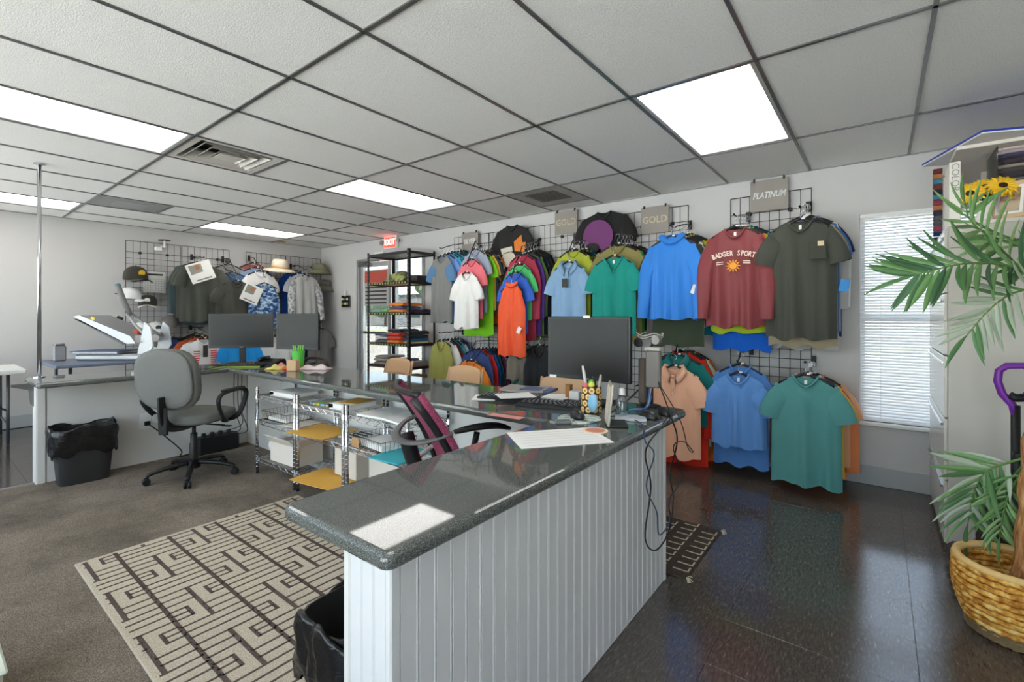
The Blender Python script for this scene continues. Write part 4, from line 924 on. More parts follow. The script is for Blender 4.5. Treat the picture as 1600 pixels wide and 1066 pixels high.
m = MB(); m.ball((-3.865, 1.88, ZB+.085), .075, 14, 10, (.75, 1.2, .95)); tag(m.build('plastic_bag', mat('white_bag', (226, 226, 226), .35, bump=.8, bscale=30), None, True), 'crumpled white plastic bag beside the open carton', 'bag')
for k, (x, ww) in enumerate(((-2.92, .26), (-2.5, .30))):
    t = thing('carton', ('closed kraft-white carton behind the lower yellow envelope', 'closed kraft-white carton under the teal folder')[k], 'box', (x, 1.955, ZB), 0)
    m = MB(); m.bb(x-ww/2, x+ww/2, 1.87, 2.04, ZB+.012, ZB+.2, .004); m.build('carton_body', M_cardw, t); m = MB(); m.bb(x-ww/2+.001, x+ww/2-.001, 1.94, 1.97, ZB+.2, ZB+.2012); m.build('tape', M_card, t)
# ================================================================ office chairs
M_fab = mat('chair_fabric_grey', (114, 115, 110), .9, bump=.5, bscale=350, var=.1, vscale=120, spec=.15)
def star_base(t, r=.30, z0=.006):
    for k in range(5):
        a = 2*PI*k/5+.25; c_, s_ = math.cos(a), math.sin(a)
        m = MB(); pts = [(.03*c_, .03*s_, z0+.115), (.15*c_, .15*s_, z0+.105), (r*.9*c_, r*.9*s_, z0+.08), (r*c_, r*s_, z0+.062)]
        m.tube(spline(pts, 4), [.026-.0009*i for i in range(13)], 8, flat=.8); leg = m.build('base_leg', M_black, t, True, False)
        m = MB(); px, py = r*c_, r*s_
        for sd in (-1, 1): m.lathe([(0, -.009), (.022, -.009), (.026, -.004), (.026, .004), (.022, .009), (0, .009)], (px+sd*.014*-s_, py+sd*.014*c_, z0+.026), 14, M=Matrix.Rotation(a, 4, 'Z') @ Matrix.Rotation(PI/2, 4, 'X'))
        m.box((px, py, z0+.042), (.03, .012, .035), .004, Matrix.Rotation(a, 4, 'Z')); m.build('caster', M_black, leg, False, False, auto=40)
    m = MB(); m.lathe([(0, 0), (.045, 0), (.045, .06), (.030, .07), (.030, .19), (.024, .20), (.024, .27), (.014, .275), (.014, .40), (0, .40)], (0, 0, z0+.07), 18); m.build('gas_column', M_black, t, True, False, auto=35)
def cushion(m, w, d, h, c, M=None, p=3.2, n=28, rows=6, dome=.25):
    vs = []; 
    for i in range(rows+1):
        f = -1+2*i/rows; q = (1-abs(f)**3.2)**(1/3.2) if abs(f) < 1 else 0
        q = .80+.20*q if True else q
        for k in range(n):
            a = 2*PI*k/n; c_, s_ = math.cos(a), math.sin(a); r = (abs(c_)**p+abs(s_)**p)**(-1/p)
            vs.append(Vector((w/2*c_*r*q, d/2*s_*r*q, h/2*f)))
    b = len(vs); vs += [Vector((0, 0, -h/2*(1+dome*.4))), Vector((0, 0, h/2*(1+dome)))]
    fs = [(i*n+k, i*n+(k+1) % n, (i+1)*n+(k+1) % n, (i+1)*n+k) for i in range(rows) for k in range(n)]
    fs += [(b, (k+1) % n, k) for k in range(n)]+[(b+1, rows*n+k, rows*n+(k+1) % n) for k in range(n)]
    if M is not None: vs = [M @ v for v in vs]
    m.add([v+Vector(c) for v in vs], fs); return m
t = thing('task_chair', 'grey fabric office task chair with black loop arms and five castors', 'chair', (-4.27, 1.40, 0), .556)
star_base(t)
m = MB(); cushion(m, .50, .47, .085, (0, .02, .485)); m.build('seat', M_fab, t, True, False)
m = MB(); cushion(m, .48, .46, .085, (0, -.24, .80), rotm(PI/2+.12), 3.0, dome=.3); m.build('backrest', M_fab, t, True, False)
m = MB(); cushion(m, .455, .435, .03, (0, -.287, .805), rotm(PI/2+.12), 3.0, dome=.2); m.build('back_shell', mat('chair_back_grey', (112, 112, 108), .85, bump=.4, bscale=300, var=.08, vscale=90), t, True, False)
m = MB(); m.tube(spline([(0, .02, .43), (0, -.12, .425), (0, -.24, .45), (0, -.29, .53), (0, -.305, .68)], 4), .014, 6, flat=2.6); m.box((0, -.292, .50), (.075, .018, .20), .006, rotm(.05)); m.build('back_bar', M_black, t, True, False, auto=40)
m = MB(); m.box((0, .0, .435), (.2, .26, .03), .008); m.build('seat_plate', M_black, t, False, False)
m = MB(); m.tube([(.1, 0, .42), (.26, .0, .415)], .006, 6); m.box((.28, 0, .41), (.07, .03, .008), .003); m.build('lever', M_black, t, False, False)
for sgn in (-1, 1):
    pts = [(sgn*.20, .12, .438), (sgn*.275, .13, .47), (sgn*.31, .16, .58), (sgn*.315, .17, .66), (sgn*.31, .10, .685), (sgn*.31, -.05, .68), (sgn*.312, -.12, .655), (sgn*.31, -.13, .60), (sgn*.29, -.06, .50), (sgn*.26, .02, .452), (sgn*.20, .06, .438)]
    m = MB(); m.tube(spline(pts, 4), .015, 8, flat=1.4); ar = m.build('armrest', M_black, t, True, False)
    m = MB(); m.box((sgn*.311, .03, .695), (.05, .23, .02), .009); m.build('arm_pad', M_black, ar, False, False)
M_mar = ramp_mat('maroon_mesh', [(.4, (112, 36, 66)), (.6, (150, 60, 92))], tex='voronoi', scale=240, rough=.8, bump=.3)
t = thing('mesh_chair', 'maroon mesh office chair with black frame and curved lumbar band', 'chair', (-1.40, 1.66, .0135), -.50)
star_base(t, .29)
m = MB(); cushion(m, .48, .47, .08, (0, .03, .47)); m.build('seat', M_mar, t, True, False)
m = MB(); m.box((0, 0, .42), (.2, .25, .03), .008); m.build('seat_plate', M_black, t, False, False)
bk = lambda a, b: Vector(((a-.5)*.44, -.17-.22*b-.045*(1-(2*a-1)**2)+.03*math.sin(b*PI), .52+.435*b))
m = MB(); m.grid(bk, 12, 10); m.build('back_mesh', M_mar, t, True, False, solid=.006)
for a in (0, 1):
    m = MB(); m.tube([bk(a, k/8) for k in range(9)], .016, 8); fo = m.build('side_roll', M_mar, t, True, False)
    m = MB(); m.tube([bk(a, k/8)+Vector((-.015 if a == 0 else .0, -.022, -.01)) for k in range(9)], .013, 6, flat=1.5); m.build('side_frame', M_black, fo, True, False)
for b_, nm in ((1, 'top_rail'), (0, 'bottom_rail')):
    m = MB(); m.tube([bk(k/8, b_) for k in range(9)], .013, 6); m.build(nm, M_black, t, True, False)
m = MB(); m.tube(spline([(-.225, -.26, .80), (-.2, -.36, .77), (-.1, -.42, .75), (0, -.435, .745), (.1, -.42, .75), (.2, -.36, .77), (.225, -.26, .80)], 4), .02, 6, flat=.4); m.build('lumbar_band', mat('band_grey', (90, 90, 88), .4), t, True, False)
m = MB(); m.tube(spline([(-.2, -.2, .66), (-.15, -.32, .60), (0, -.37, .57), (.15, -.32, .60), (.2, -.2, .66)], 4), .018, 6, flat=.5); m.build('support_band', mat('band_beige', (170, 160, 150), .5), t, True, False)
m = MB(); m.tube(spline([(0, .0, .42), (0, -.2, .42), (0, -.30, .48), (0, -.36, .62), (0, -.40, .76)], 4), .022, 8, flat=1.5); m.build('back_bar', M_black, t, True, False)
for sgn in (-1, 1):
    m = MB(); m.tube(spline([(sgn*.16, .0, .425), (sgn*.26, .0, .43), (sgn*.285, -.01, .52), (sgn*.285, .02, .66)], 4), .017, 8); ar = m.build('armrest', M_black, t, True, False)
    m = MB(); m.tube(spline([(sgn*.285, -.10, .672), (sgn*.285, .0, .685), (sgn*.285, .12, .685), (sgn*.275, .2, .665)], 4), [.025, .03, .034, .036, .038, .04, .04, .04, .038, .036, .034, .03, .022], 10, flat=.42); m.build('arm_pad', M_black, ar, True, False)
# folding chairs beyond the counter
M_tan = mat('tan_enamel', (206, 164, 122), .4)
def folding_chair(loc, rz, label):
    t = thing('folding_chair', label, 'chair', loc, rz, 'tan folding chairs beyond the worktop'); n = 10
    def back(a, b):
        x = (a-.5)*.43*(1-.10*b**4); return (x, .205+.045*b-.035*(1-(2*a-1)**2)*0+.03*((2*a-1)**2)*-1, .615+.185*b-.03*abs(2*a-1)**3*b)
    m = MB(); m.grid(back, n, 5); m.build('backrest', M_tan, t, True, False, solid=.012)
    m = MB(); m.grid(lambda a, b: ((a-.5)*.39, -.2+.37*b, .44+.012*((2*a-1)**2)-.01*math.sin(b*PI)), 8, 6); m.build('seat', M_tan, t, True, False, solid=.014)
    for s_ in (-1, 1):
        m = MB(); m.tube(spline([(s_*.215, .235, .78), (s_*.215, .19, .60), (s_*.215, .05, .38), (s_*.215, -.22, .012)], 4), .011, 8); lg = m.build('front_leg', M_tan, t, True, False)
        m = MB(); m.lathe([(0, 0), (.014, 0), (.013, .02), (0, .02)], (s_*.215, -.222, 0), 8); m.build('foot', M_black, lg, False, False)
        m = MB(); m.tube([(s_*.185, -.05, .43), (s_*.185, .25, .012)], .011, 8); lg = m.build('rear_leg', M_tan, t, True, False)
        m = MB(); m.lathe([(0, 0), (.014, 0), (.013, .02), (0, .02)], (s_*.185, .252, 0), 8); m.build('foot', M_black, lg, False, False)
    for y, z, wv in ((-.16, .10, .215), (.19, .10, .185)):
        m = MB(); m.tube([(-wv, y, z), (wv, y, z)], .008, 6); m.build('stretcher', M_tan, t, True, False)
for x, y, rz, lab in ((621, 3.12, .0, 'in front of the black shelf rack'), (724, 3.0, .0, 'in front of the SILVER shirts'), (882, 2.95, .05, 'behind the big monitor')):
    p = onY(x, 580, y+.2); folding_chair((p.x, y, 0), rz, 'tan metal folding chair '+lab)
# ================================================================ black shelf rack by the door
AX0, AX1, AY0, AY1 = -5.62, -4.74, 3.945, 4.40
t = thing('shelf_rack', 'tall black metal shelf rack holding folded shirts before the glass door', 'shelf', ((AX0+AX1)/2, (AY0+AY1)/2, 0))
M_rk = mat('rack_black', (44, 42, 41), .45, .3)
M_mdf = mat('rack_board', (150, 104, 74), .8, var=.06)
for x in (AX0, AX1):
    for y in (AY0, AY1):
        m = MB(); sx, sy = (1 if x == AX0 else -1), (1 if y == AY0 else -1)
        m.bb(x, x+sx*.034, y, y+sy*.003, 0, 2.13); m.bb(x, x+sx*.003, y+sy*.003, y+sy*.034, 0, 2.13)
        po = m.build('post', M_rk, t)
        m = MB()
        for k in range(40): m.box((x+sx*.018, y-sy*.0012, .06+k*.052), (.010, .001, .02))
        o = m.build('slot_holes', mat('slot_light', (170, 170, 168), .6), po); o['kind'] = 'stuff'
SH = [.60, .90, 1.31, 1.715, 2.105]
for z in SH:
    m = MB(); h = .035
    m.bb(AX0+.004, AX1-.004, AY0+.003, AY0+.006, z-h, z); m.bb(AX0+.004, AX1-.004, AY1-.006, AY1-.003, z-h, z); m.bb(AX0+.003, AX0+.006, AY0+.006, AY1-.006, z-h, z); m.bb(AX1-.006, AX1-.003, AY0+.006, AY1-.006, z-h, z)
    sh = m.build('shelf_frame', M_rk, t)
    m = MB(); m.bb(AX0+.007, AX1-.007, AY0+.007, AY1-.007, z-.018, z-.004); m.build('shelf_board', M_mdf if z < 2 else M_rk, sh)
    if .8 < z < 2:
        for k in range(14): m = MB(); x = AX0+.05+k*.058; m.box((x, AY0+.002, z-.018), (.026, .0015, .02)); m.build('edge_light_spot', mat('edge_light_yellow', (176, 176, 92), .7), sh)  # yellow colour stands in for light showing through the shelf edge holes
FR = random.Random(8)
def folded(c, w, d, z, h, rgb, label, rz=0, mt=None):
    """one folded garment: rounded slab of cloth with a fold roll at the front"""
    t = thing('folded_shirt', label, 'shirt', (c[0], c[1], z), rz, 'folded shirts on the shelf rack'); mm = mt or cloth(rgb)
    n = 12; ph = FR.uniform(0, 6)
    prof = []
    m = MB()
    def top(a, b): x = (a-.5)*w; y = (b-.5)*d; e = min(1, 4*min(a, 1-a, b*1.2, 1-b)); return (x, y, h*(.72+.28*math.sqrt(max(0, e)))+.003*math.sin(a*9+ph)+.003*math.sin(b*7+ph))
    m.grid(top, n, 8); m.build('folded_top', mm, t, True, False)
    m = MB(); m.tube([((k/8-.5)*w, -d/2, h*.40+.002*math.sin(k+ph)) for k in range(9)], h*.40, 8); m.build('fold_roll', mm, t, True, False)
    m = MB(); m.bb(-w/2+.002, w/2-.002, -d/2, d/2-.003, 0, h*.72); m.build('layers', mm, t, False, False)
    return t
def pile(cx, cy, z, items, wh, w=.26, d=.3):
    for k, (nm, rgb, h) in enumerate(items):
        mt = None
        if rgb is None: mt = camo2
        folded((cx+FR.uniform(-.012, .012), cy+FR.uniform(-.012, .012)), w*FR.uniform(.94, 1.03), d, z, h*1.3, rgb or (0, 0, 0), nm+' folded shirt '+('under' if k == 0 else 'in layer %s of' % ('two', 'three', 'four', 'five')[k-1])+' the pile '+wh, FR.uniform(-.1, .1), mt); z += h*1.3+.0035
pile(-5.38, 4.15, .902, [('slate green', (96, 110, 110), .03), ('white', (214, 208, 212), .03), ('grey navy', (70, 80, 104), .025)], 'nearest the door')
pile(-5.07, 4.13, .902, [('bright orange', (236, 128, 52), .035), ('red-orange', (226, 74, 48), .035), ('coral red', (214, 66, 54), .035), ('black', (48, 46, 50), .03)], 'with red layers')
pile(-4.885, 4.19, .902, [('lime edged white', (206, 206, 160), .022), ('petrol blue', (46, 108, 140), .03), ('navy', (40, 52, 80), .03), ('charcoal', (52, 52, 54), .035)], 'at the rack end', .15)
pile(-5.45, 4.13, 1.312, [('pale aqua', (150, 200, 190), .03)], 'below the camouflage cap')
pile(-5.27, 4.13, 1.312, [('spring green', (130, 190, 120), .035)], 'left of the orange pile', .16)
pile(-5.02, 4.13, 1.312, [('peach orange', (240, 150, 96), .03), ('dusk violet', (100, 88, 120), .03), ('orange', (240, 134, 44), .032)], 'topped with orange', .30)
pile(-4.83, 4.2, 1.312, [('dark plum', (62, 44, 76), .03)], 'beside the orange topped pile', .12)
pile(-5.38, 4.15, .602, [('warm grey', (150, 142, 134), .03), ('stone', (168, 160, 152), .03), ('taupe', (140, 130, 124), .025)], 'on the low rack shelf')
pile(-5.08, 4.15, .602, [('ash', (172, 172, 174), .035), ('steel grey', (150, 156, 164), .03)], 'beside the grey cartons')
m = MB(); m.bb(-4.93, -4.78, 4.0, 4.3, .602, .66, .003); tag(m.build('grey_carton', mat('carton_grey', (150, 150, 148), .7)), 'flat grey carton at the end of the low rack shelf', 'box')
m = MB(); m.bb(-4.93, -4.78, 4.12, 4.3, 1.717, 1.80, .003); tag(m.build('black_carton', mat('carton_black', (50, 48, 48), .6)), 'small black box on the upper rack shelf', 'box')
m = MB(); m.bb(-4.98, -4.76, 3.98, 4.28, .02, .48, .004); tag(m.build('brown_carton', mat('carton_brown', (150, 98, 46), .8, var=.05)), 'brown cardboard box at the foot of the shelf rack', 'box')
m = MB(); m.grid(lambda a, b: (-5.14+(a-.5)*.40, 4.16+(b-.5)*.32, 1.724+.14*math.sqrt(max(0, 1-(2*a-1)**2))*math.sqrt(max(0, 1-(2*b-1)**2))+.008*math.sin(a*14)), 20, 10); tag(m.build('camo_bundle', ramp_mat('camo_green', [(.4, (84, 84, 76)), (.5, (120, 120, 96)), (.58, (170, 178, 100))], scale=14, rough=.9), None, True, solid=.01), 'dark camouflage bundle with lime patches on the upper rack shelf', 'clothing')
m = MB(); m.bb(-5.50, -5.30, 3.97, 4.02, 2.107, 2.135, .004); tag(m.build('white_tube_box', M_paper), 'long white box lying on top of the shelf rack', 'box')
# door decal, exit sign, corner rack of keys
t = thing('window_sign', 'red and white printed sign on the glass door', 'sign', (-6.2, YB+.033, 1.45))
m = MB(); m.bb(-6.49, -5.9, YB+.033, YB+.036, 1.42, 1.98); m.build('board', mat('decal_pale', (176, 176, 174), .6), t)
m = MB(); m.bb(-6.48, -5.91, YB+.030, YB+.033, 1.78, 1.96); m.build('red_band', mat('decal_red', (190, 84, 70), .6), t)
for k in range(5): m = MB(); m.bb(-6.46, -5.93, YB+.030, YB+.033, 1.45+k*.06, 1.475+k*.06); m.build('text_row', mat('decal_dark', (70, 60, 60), .6), t)
p = onY(611, 379, YB-.03); t = thing('exit_sign', 'red-lit emergency exit sign above the glass door', 'sign', p)
m = MB(); m.box(p, (.30, .045, .19), .008); m.build('housing', mat('exit_white', (232, 226, 222), .5), t)
m = MB(); m.box(p+Vector((0, -.024, 0)), (.26, .003, .15), .001); m.build('lit_panel', mat('exit_red', (240, 60, 48), .4, emit=2.0), t)
tm = text_mb('EXIT', .12, .0008, .002); xform(tm, Matrix.Translation(p+Vector((0, -.0265, 0))) @ FACE_NY); tm.build('lettering', mat('exit_letters', (255, 214, 206), .4, emit=2.5), t)
for sx in (-1, 1):
    m = MB(); m.ball(p+Vector((sx*.20, -.03, .01)), .035, 10, 8, (1, .7, 1)); m.build('lamp_head', mat('exit_head', (150, 146, 142), .5), t, True)
p = onY(540, 471, YB-.03); t = thing('key_rack', 'small black wall rack with coloured tags in the corner', 'wall rack', p)
m = MB(); m.box(p, (.22, .02, .19), .004); m.build('board', M_black, t)
for r_ in range(2):
    for k in range(4): m = MB(); m.box(p+Vector((-.075+k*.05, -.02, .035-r_*.075)), (.035, .012, .035), .003); m.build('tag', mat('tagc%d' % ((k+r_) % 3), ((220, 224, 220), (206, 170, 60), (60, 120, 90))[(k+r_) % 3], .5), t)
m = MB(); m.box(p+Vector((0, -.005, .13)), (.03, .015, .10), .003); m.build('thermostat_wire', M_paper, t)
# ================================================================ white file cabinet and the open shelf on it
M_cab = mat('cabinet_enamel', (206, 202, 194), .22, spec=.5)
M_cabs = mat('cabinet_side', (200, 194, 184), .5, var=.02)
CX0, CX1, CY0, CY1, CH = .275, .95, 3.46, 4.42, 1.755
t = thing('file_cabinet', 'tall glossy white lateral file cabinet under the window corner shelf', 'cabinet', ((CX0+CX1)/2, (CY0+CY1)/2, 0))
m = MB(); m.bb(CX0+.016, CX1, CY0, CY1, .0, CH, .003); m.build('body', M_cabs, t)
nd = 5; dh = (CH-.06)/nd
for k in range(nd):
    z0 = .04+k*dh; m = MB(); m.bb(CX0, CX0+.015, CY0+.004, CY1-.004, z0+.004, z0+dh-.004, .003); d = m.build('drawer', M_cab, t)
    m = MB(); m.bb(CX0-.012, CX0, CY0+.03, CY1-.03, z0+dh-.045, z0+dh-.03, .003); m.build('pull', M_chrome, d)
t = thing('top_shelf', 'open white shelf unit standing on the file cabinet', 'shelf', ((CX0+CX1)/2, (CY0+CY1)/2, CH))
M_sh = mat('shelf_white', (226, 218, 208), .5)
m = MB(); m.bb(CX0+.02, CX1, CY0+.0, CY1, CH, CH+.02, .002); m.build('bottom_board', M_sh, t)
m = MB(); m.bb(CX0+.05, CX1, CY0+.02, CY1, 2.165, 2.185, .002); m.build('top_board', M_sh, t)
m = MB(); m.bb(CX0+.22, CX1, CY1-.32, CY1-.30, CH+.02, 2.165, .002); m.build('back_panel', M_sh, t)
m = MB(); m.bb(CX1-.02, CX1, CY0, CY1-.32, CH+.02, 2.165, .002); m.build('side_panel', M_sh, t)
m = MB(); m.bb(CX0+.05, CX0+.07, CY1-.30, CY1, CH+.02, 2.165, .002); m.build('side_panel', M_sh, t)
# colour chart binder standing at the shelf edge
t = thing('colour_binder', 'tall cream binder with spine lettered COLOR at the shelf edge', 'binder', (CX0+.045, CY0+.13, CH+.02))
m = MB(); m.bb(CX0+.022, CX0+.068, CY0+.02, CY0+.25, CH+.02, 2.105, .003); m.build('cover', mat('binder_cream', (232, 226, 216), .5), t)
tm = text_mb('COLOR', .045, .0006, 0, 0, 1); xform(tm, Matrix.Translation((CX0+.045, CY0+.0185, 2.02)) @ Matrix.Rotation(PI/2, 4, 'Y') @ FACE_NY); tm.build('lettering', mat('spine_ink', (150, 150, 146), .6), t)
# swatch strip hanging at the far post
t = thing('swatch_strip', 'narrow hanging strip of many coloured fabric swatches', 'swatches', (CX0+.03, CY1-.28, CH))
RS = random.Random(6)
for k in range(18):
    c = RS.choice([(60, 52, 70), (120, 60, 60), (50, 60, 100), (70, 130, 150), (180, 120, 80), (90, 90, 96), (40, 44, 50), (150, 70, 90)]); m = MB(); m.bb(CX0+.0, CX0+.045, CY1-.30, CY1-.27, 1.62+k*.034, 1.65+k*.034, .002); m.build('swatch', cloth(c), t)
m = MB(); m.ball((CX0+.12, CY1-.18, 2.03), .05, 10, 8, (.9, 1, .8)); tag(m.build('red_pouch', cloth((206, 40, 60)), None, True), 'small red cloth bundle behind the cream binder', 'cloth')
m = MB(); m.ball((CX0+.12, CY1-.20, CH+.075), .055, 10, 8, (1, 1, 1)); tag(m.build('blue_pouch', cloth((40, 110, 190)), None, True), 'small blue cloth bundle behind the cream binder', 'cloth')
for k, c in enumerate([(36, 52, 96), (190, 180, 168), (200, 44, 60), (40, 150, 96), (40, 100, 150)]):
    x = CX0+.24+k*.045; m = MB(); m.box((x, CY1-.45, 2.0+.03*(k % 2)), (.05, .02, .12), .006, rotm(.15, .25)); m.tube([(x-.02, CY1-.45, 1.95), (x-.03, CY1-.46, CH+.02)], .004, 5)
    tag(m.build('cloth_flag', cloth(c)), '%s cloth sample on a stick behind the sunflowers' % ('navy', 'stone', 'crimson', 'green', 'ocean blue')[k], 'swatch')
# pile of folded cloths at the shelf end
z = CH+.021; px0 = CX0+.215
pal = [((70, 110, 90), .03, 'moss'), ((60, 140, 150), .022, 'teal'), ((190, 205, 205), .018, 'mist'), ((66, 70, 110), .03, 'indigo'), ((150, 156, 186), .02, 'lilac'), ((52, 56, 72), .03, 'ink navy'), ((190, 188, 180), .022, 'oatmeal'), ((130, 122, 128), .025, 'mauve grey'), ((84, 76, 82), .03, 'plum grey'), ((110, 104, 104), .022, 'pewter'), ((60, 56, 58), .035, 'coal'), ((70, 64, 66), .03, 'graphite'), ((146, 132, 120), .02, 'sand'), ((60, 52, 60), .035, 'aubergine'), ((66, 62, 84), .03, 'dusk blue'), ((176, 160, 168), .022, 'dusty rose'), ((200, 186, 180), .018, 'blush')]
for c, h, nm in pal:
    h *= .88
    t = thing('folded_cloth', nm+' folded shirt in the tall pile on the cabinet shelf', 'shirt', (px0+.14, CY0+.22, z), 0, 'folded shirts on the cabinet shelf')
    ph = RS.uniform(0, 6); m = MB()
    m.tube([(px0+.02+k*.03, CY0+.10+.003*math.sin(k+ph), z+h/2) for k in range(10)], h*.5, 8); m.build('fold_roll', cloth(c), t, True)
    m = MB(); m.bb(px0, px0+.28, CY0+.10, CY0+.36, z+.0005, z+h-.0005, .003); m.build('layers', cloth(c), t); z += h
m = MB(); m.bb(px0-.006, px0-.002, CY0+.05, CY0+.36, CH+.021, z, .001); tag(m.build('acrylic_divider', glass_mat('acrylic', (236, 244, 240), .12)), 'clear acrylic divider beside the tall folded pile', 'divider')
# blue edged board lying across the top
M = Matrix.Translation((.405, 3.316, 2.187)) @ Matrix(((.934, -.357, 0, 0), (.357, .934, 0, 0), (0, 0, 1, 0), (0, 0, 0, 1))) @ Matrix.Translation((.35, .28, 0))
t = thing('foam_board', 'blue foam board lying across the top of the shelf', 'board', M.translation)
m = MB(); m.box((0, 0, .004), (.70, .56, .008), .001); xform(m, M); m.build('board', mat('foam_white', (232, 230, 228), .6), t)
m = MB(); m.box((0, 0, .0135), (.702, .562, .010), .001); xform(m, M); m.build('blue_cover', mat('foam_blue', (40, 66, 170), .5), t)
# sunflowers in a white vase
p = Vector((CX0+.16, CY0+.05, CH+.021)); t = thing('sunflower_vase', 'yellow sunflowers in a small white vase on the cabinet shelf', 'flowers', p)
m = MB(); m.lathe([(0, 0), (.035, 0), (.04, .005), (.028, .03), (.045, .10), (.04, .10), (.025, .035), (0, .03)], p, 16); m.build('vase', mat('vase_white', (236, 232, 226), .35), t, True, auto=40)
M_pet = mat('petal_yellow', (244, 196, 40), .6, var=.12, vscale=30); M_seed = mat('flower_centre', (70, 44, 26), .9, bump=.5, bscale=300)
for k, (dx, dy, dz, ry, rx) in enumerate(((-.055, -.015, .15, -.35, 1.15), (.005, .02, .18, .0, .95), (.07, .0, .175, .3, 1.0), (.12, .03, .15, .6, .9))):
    c = p+Vector((dx, dy, dz)); M = Matrix.Translation(c) @ rotm(rx, ry)
    m = MB(); m.lathe([(0, -.004), (.02, -.004), (.022, .003), (.012, .008), (0, .009)], (0, 0, 0), 12); xform(m, M); h = m.build('flower_head', M_seed, t, True)
    pm = MB()
    for q in range(2):
        for j in range(13):
            a = 2*PI*(j+q*.5)/13; r0, r1 = .018, .075-.014*q; zz = .002+.004*q; ca, sa = math.cos(a), math.sin(a)
            pt = lambda r, w, z_: (r*ca-w*sa, r*sa+w*ca, z_)
            pm.add([pt(r0, -.005, zz), pt(r0, .005, zz), pt((r0+r1)/2, .011, zz+.006), pt(r1, 0, zz-.004), pt((r0+r1)/2, -.011, zz+.006)], [(0, 1, 2, 3, 4)])
    xform(pm, M); o = pm.build('petals', M_pet, h); o['kind'] = 'stuff'
    m = MB(); m.tube(spline([p+Vector((0, 0, .08)), p+Vector((dx*.4, dy*.5, .13)), c-Vector((0, 0, .006))], 4), .0035, 5); m.build('stem', mat('stem_green', (96, 130, 60), .7), t)
def photo_frame(loc, rz, tilt, w, h, label, art):
    t = thing('framed_photo', label, 'framed photo', loc, rz); M = Matrix.Rotation(-tilt, 4, 'X') @ FACE_NY
    m = MB(); b = .022
    for a in ((-w/2, w/2, 0, b), (-w/2, w/2, h-b, h), (-w/2, -w/2+b, b, h-b), (w/2-b, w/2, b, h-b)): m.bb(a[0], a[1], a[2], a[3], -.008, .008, .002)
    xform(m, M); m.build('frame', mat('frame_wood', (214, 184, 146), .5, var=.08, vscale=20), t, False, False)
    m = MB(); m.bb(-w/2+b-.002, w/2-b+.002, b-.002, h-b+.002, -.004, .001); xform(m, M); m.build('mount', M_paper, t, False, False)
    m = MB(); m.bb(-w/2+b+.014, w/2-b-.014, b+.014, h-b-.014, .001, .002); xform(m, M); m.build('picture', art, t, False, False)
    m = MB(); m.box((0, .045*0+.05, h*.30), (.03, .004, h*.62), 0, rotm(.35)); m.build('easel_leg', mat('frame_back', (90, 76, 60), .8), t, False, False)
photo_frame((CX0+.245, CY0+.03, CH+.021), -.45, .25, .15, .20, 'leaning pale wood photo frame with a beach picture', ramp_mat('art_beach', [(.3, (110, 70, 60)), (.5, (200, 180, 150)), (.65, (70, 130, 190))], scale=9, rough=.4, stretch=(.5, .5, 1.5)))
photo_frame((CX0+.45, CY0+.03, CH+.021), -.1, .28, .24, .15, 'wide wood photo frame with a dark red group picture', ramp_mat('art_group', [(.3, (90, 40, 34)), (.5, (150, 96, 70)), (.65, (206, 186, 120))], scale=16, rough=.4))
# ================================================================ basket and palm
BC = Vector((.425, 2.72, 0))
t = thing('woven_basket', 'round golden woven rush basket holding the palm', 'basket', BC)
M_rush = ramp_mat('rush_gold', [(.35, (172, 106, 26)), (.5, (222, 160, 62)), (.65, (246, 206, 124))], scale=40, detail=3, rough=.75, bump=.3)
nr = 12
for k in range(nr):
    q = k/(nr-1); r = .128+.052*math.sin(min(1, q*1.15)*PI*.58); zz = .014+q*.255
    m = MB(); pts = []; n = 108
    def bump(i): return 1+.20*abs(math.sin(i*PI*27/n+k*1.3))
    ring = [(BC.x+r*math.cos(2*PI*i/n), BC.y+r*math.sin(2*PI*i/n), zz+.0025*math.sin(i*PI*54/n+k)) for i in range(n)]
    m.tube(ring, [.0105*bump(i) for i in range(n)], 6, True); m.build('coil', M_rush, t, True)
m = MB(); m.lathe([(0, .004), (.12, .004), (.125, .012), (.0, .012)], BC, 24); m.build('base', M_rush, t)
m = MB(); m.tube([(BC.x+.172*math.cos(2*PI*i/60), BC.y+.172*math.sin(2*PI*i/60), .282) for i in range(60)], [.015+.002*(i % 2) for i in range(60)], 8, True); m.build('rim', mat('rush_rim', (226, 188, 122), .7, var=.15, vscale=40), t, True)
t = thing('palm_plant', 'green palm with fibrous trunk and long narrow leaflets in the basket', 'plant', BC)
m = MB(); m.lathe([(0, .012), (.15, .012), (.155, .17), (.0, .185)], BC, 20); m.build('soil', mat('soil_moss', (120, 100, 70), .95, bump=.8, bscale=60, var=.3, vscale=20), t)
TR = [BC+Vector((.03, .02, .17)), BC+Vector((.045, .03, .45)), BC+Vector((.055, .03, .72)), BC+Vector((.075, .03, 1.0)), BC+Vector((.09, .03, 1.36))]
M_tr = ramp_mat('fibre_bark', [(.3, (130, 82, 42)), (.55, (184, 130, 78)), (.75, (214, 168, 116))], scale=26, detail=5, rough=.95, bump=.9, stretch=(4, 4, .6), bdist=.01)
m = MB(); sp = spline(TR, 5); m.tube(sp, [.042+.006*math.sin(i*1.9)-.0008*i for i in range(len(sp))], 12); m.build('trunk', M_tr, t, True)
LM = [mat('leaf_%d' % k, c, .38, var=.15, vscale=30, spec=.4) for k, c in enumerate([(84, 124, 76), (106, 146, 88), (68, 104, 70), (134, 166, 108), (166, 178, 154)])]
lf = MB(); nL = 6
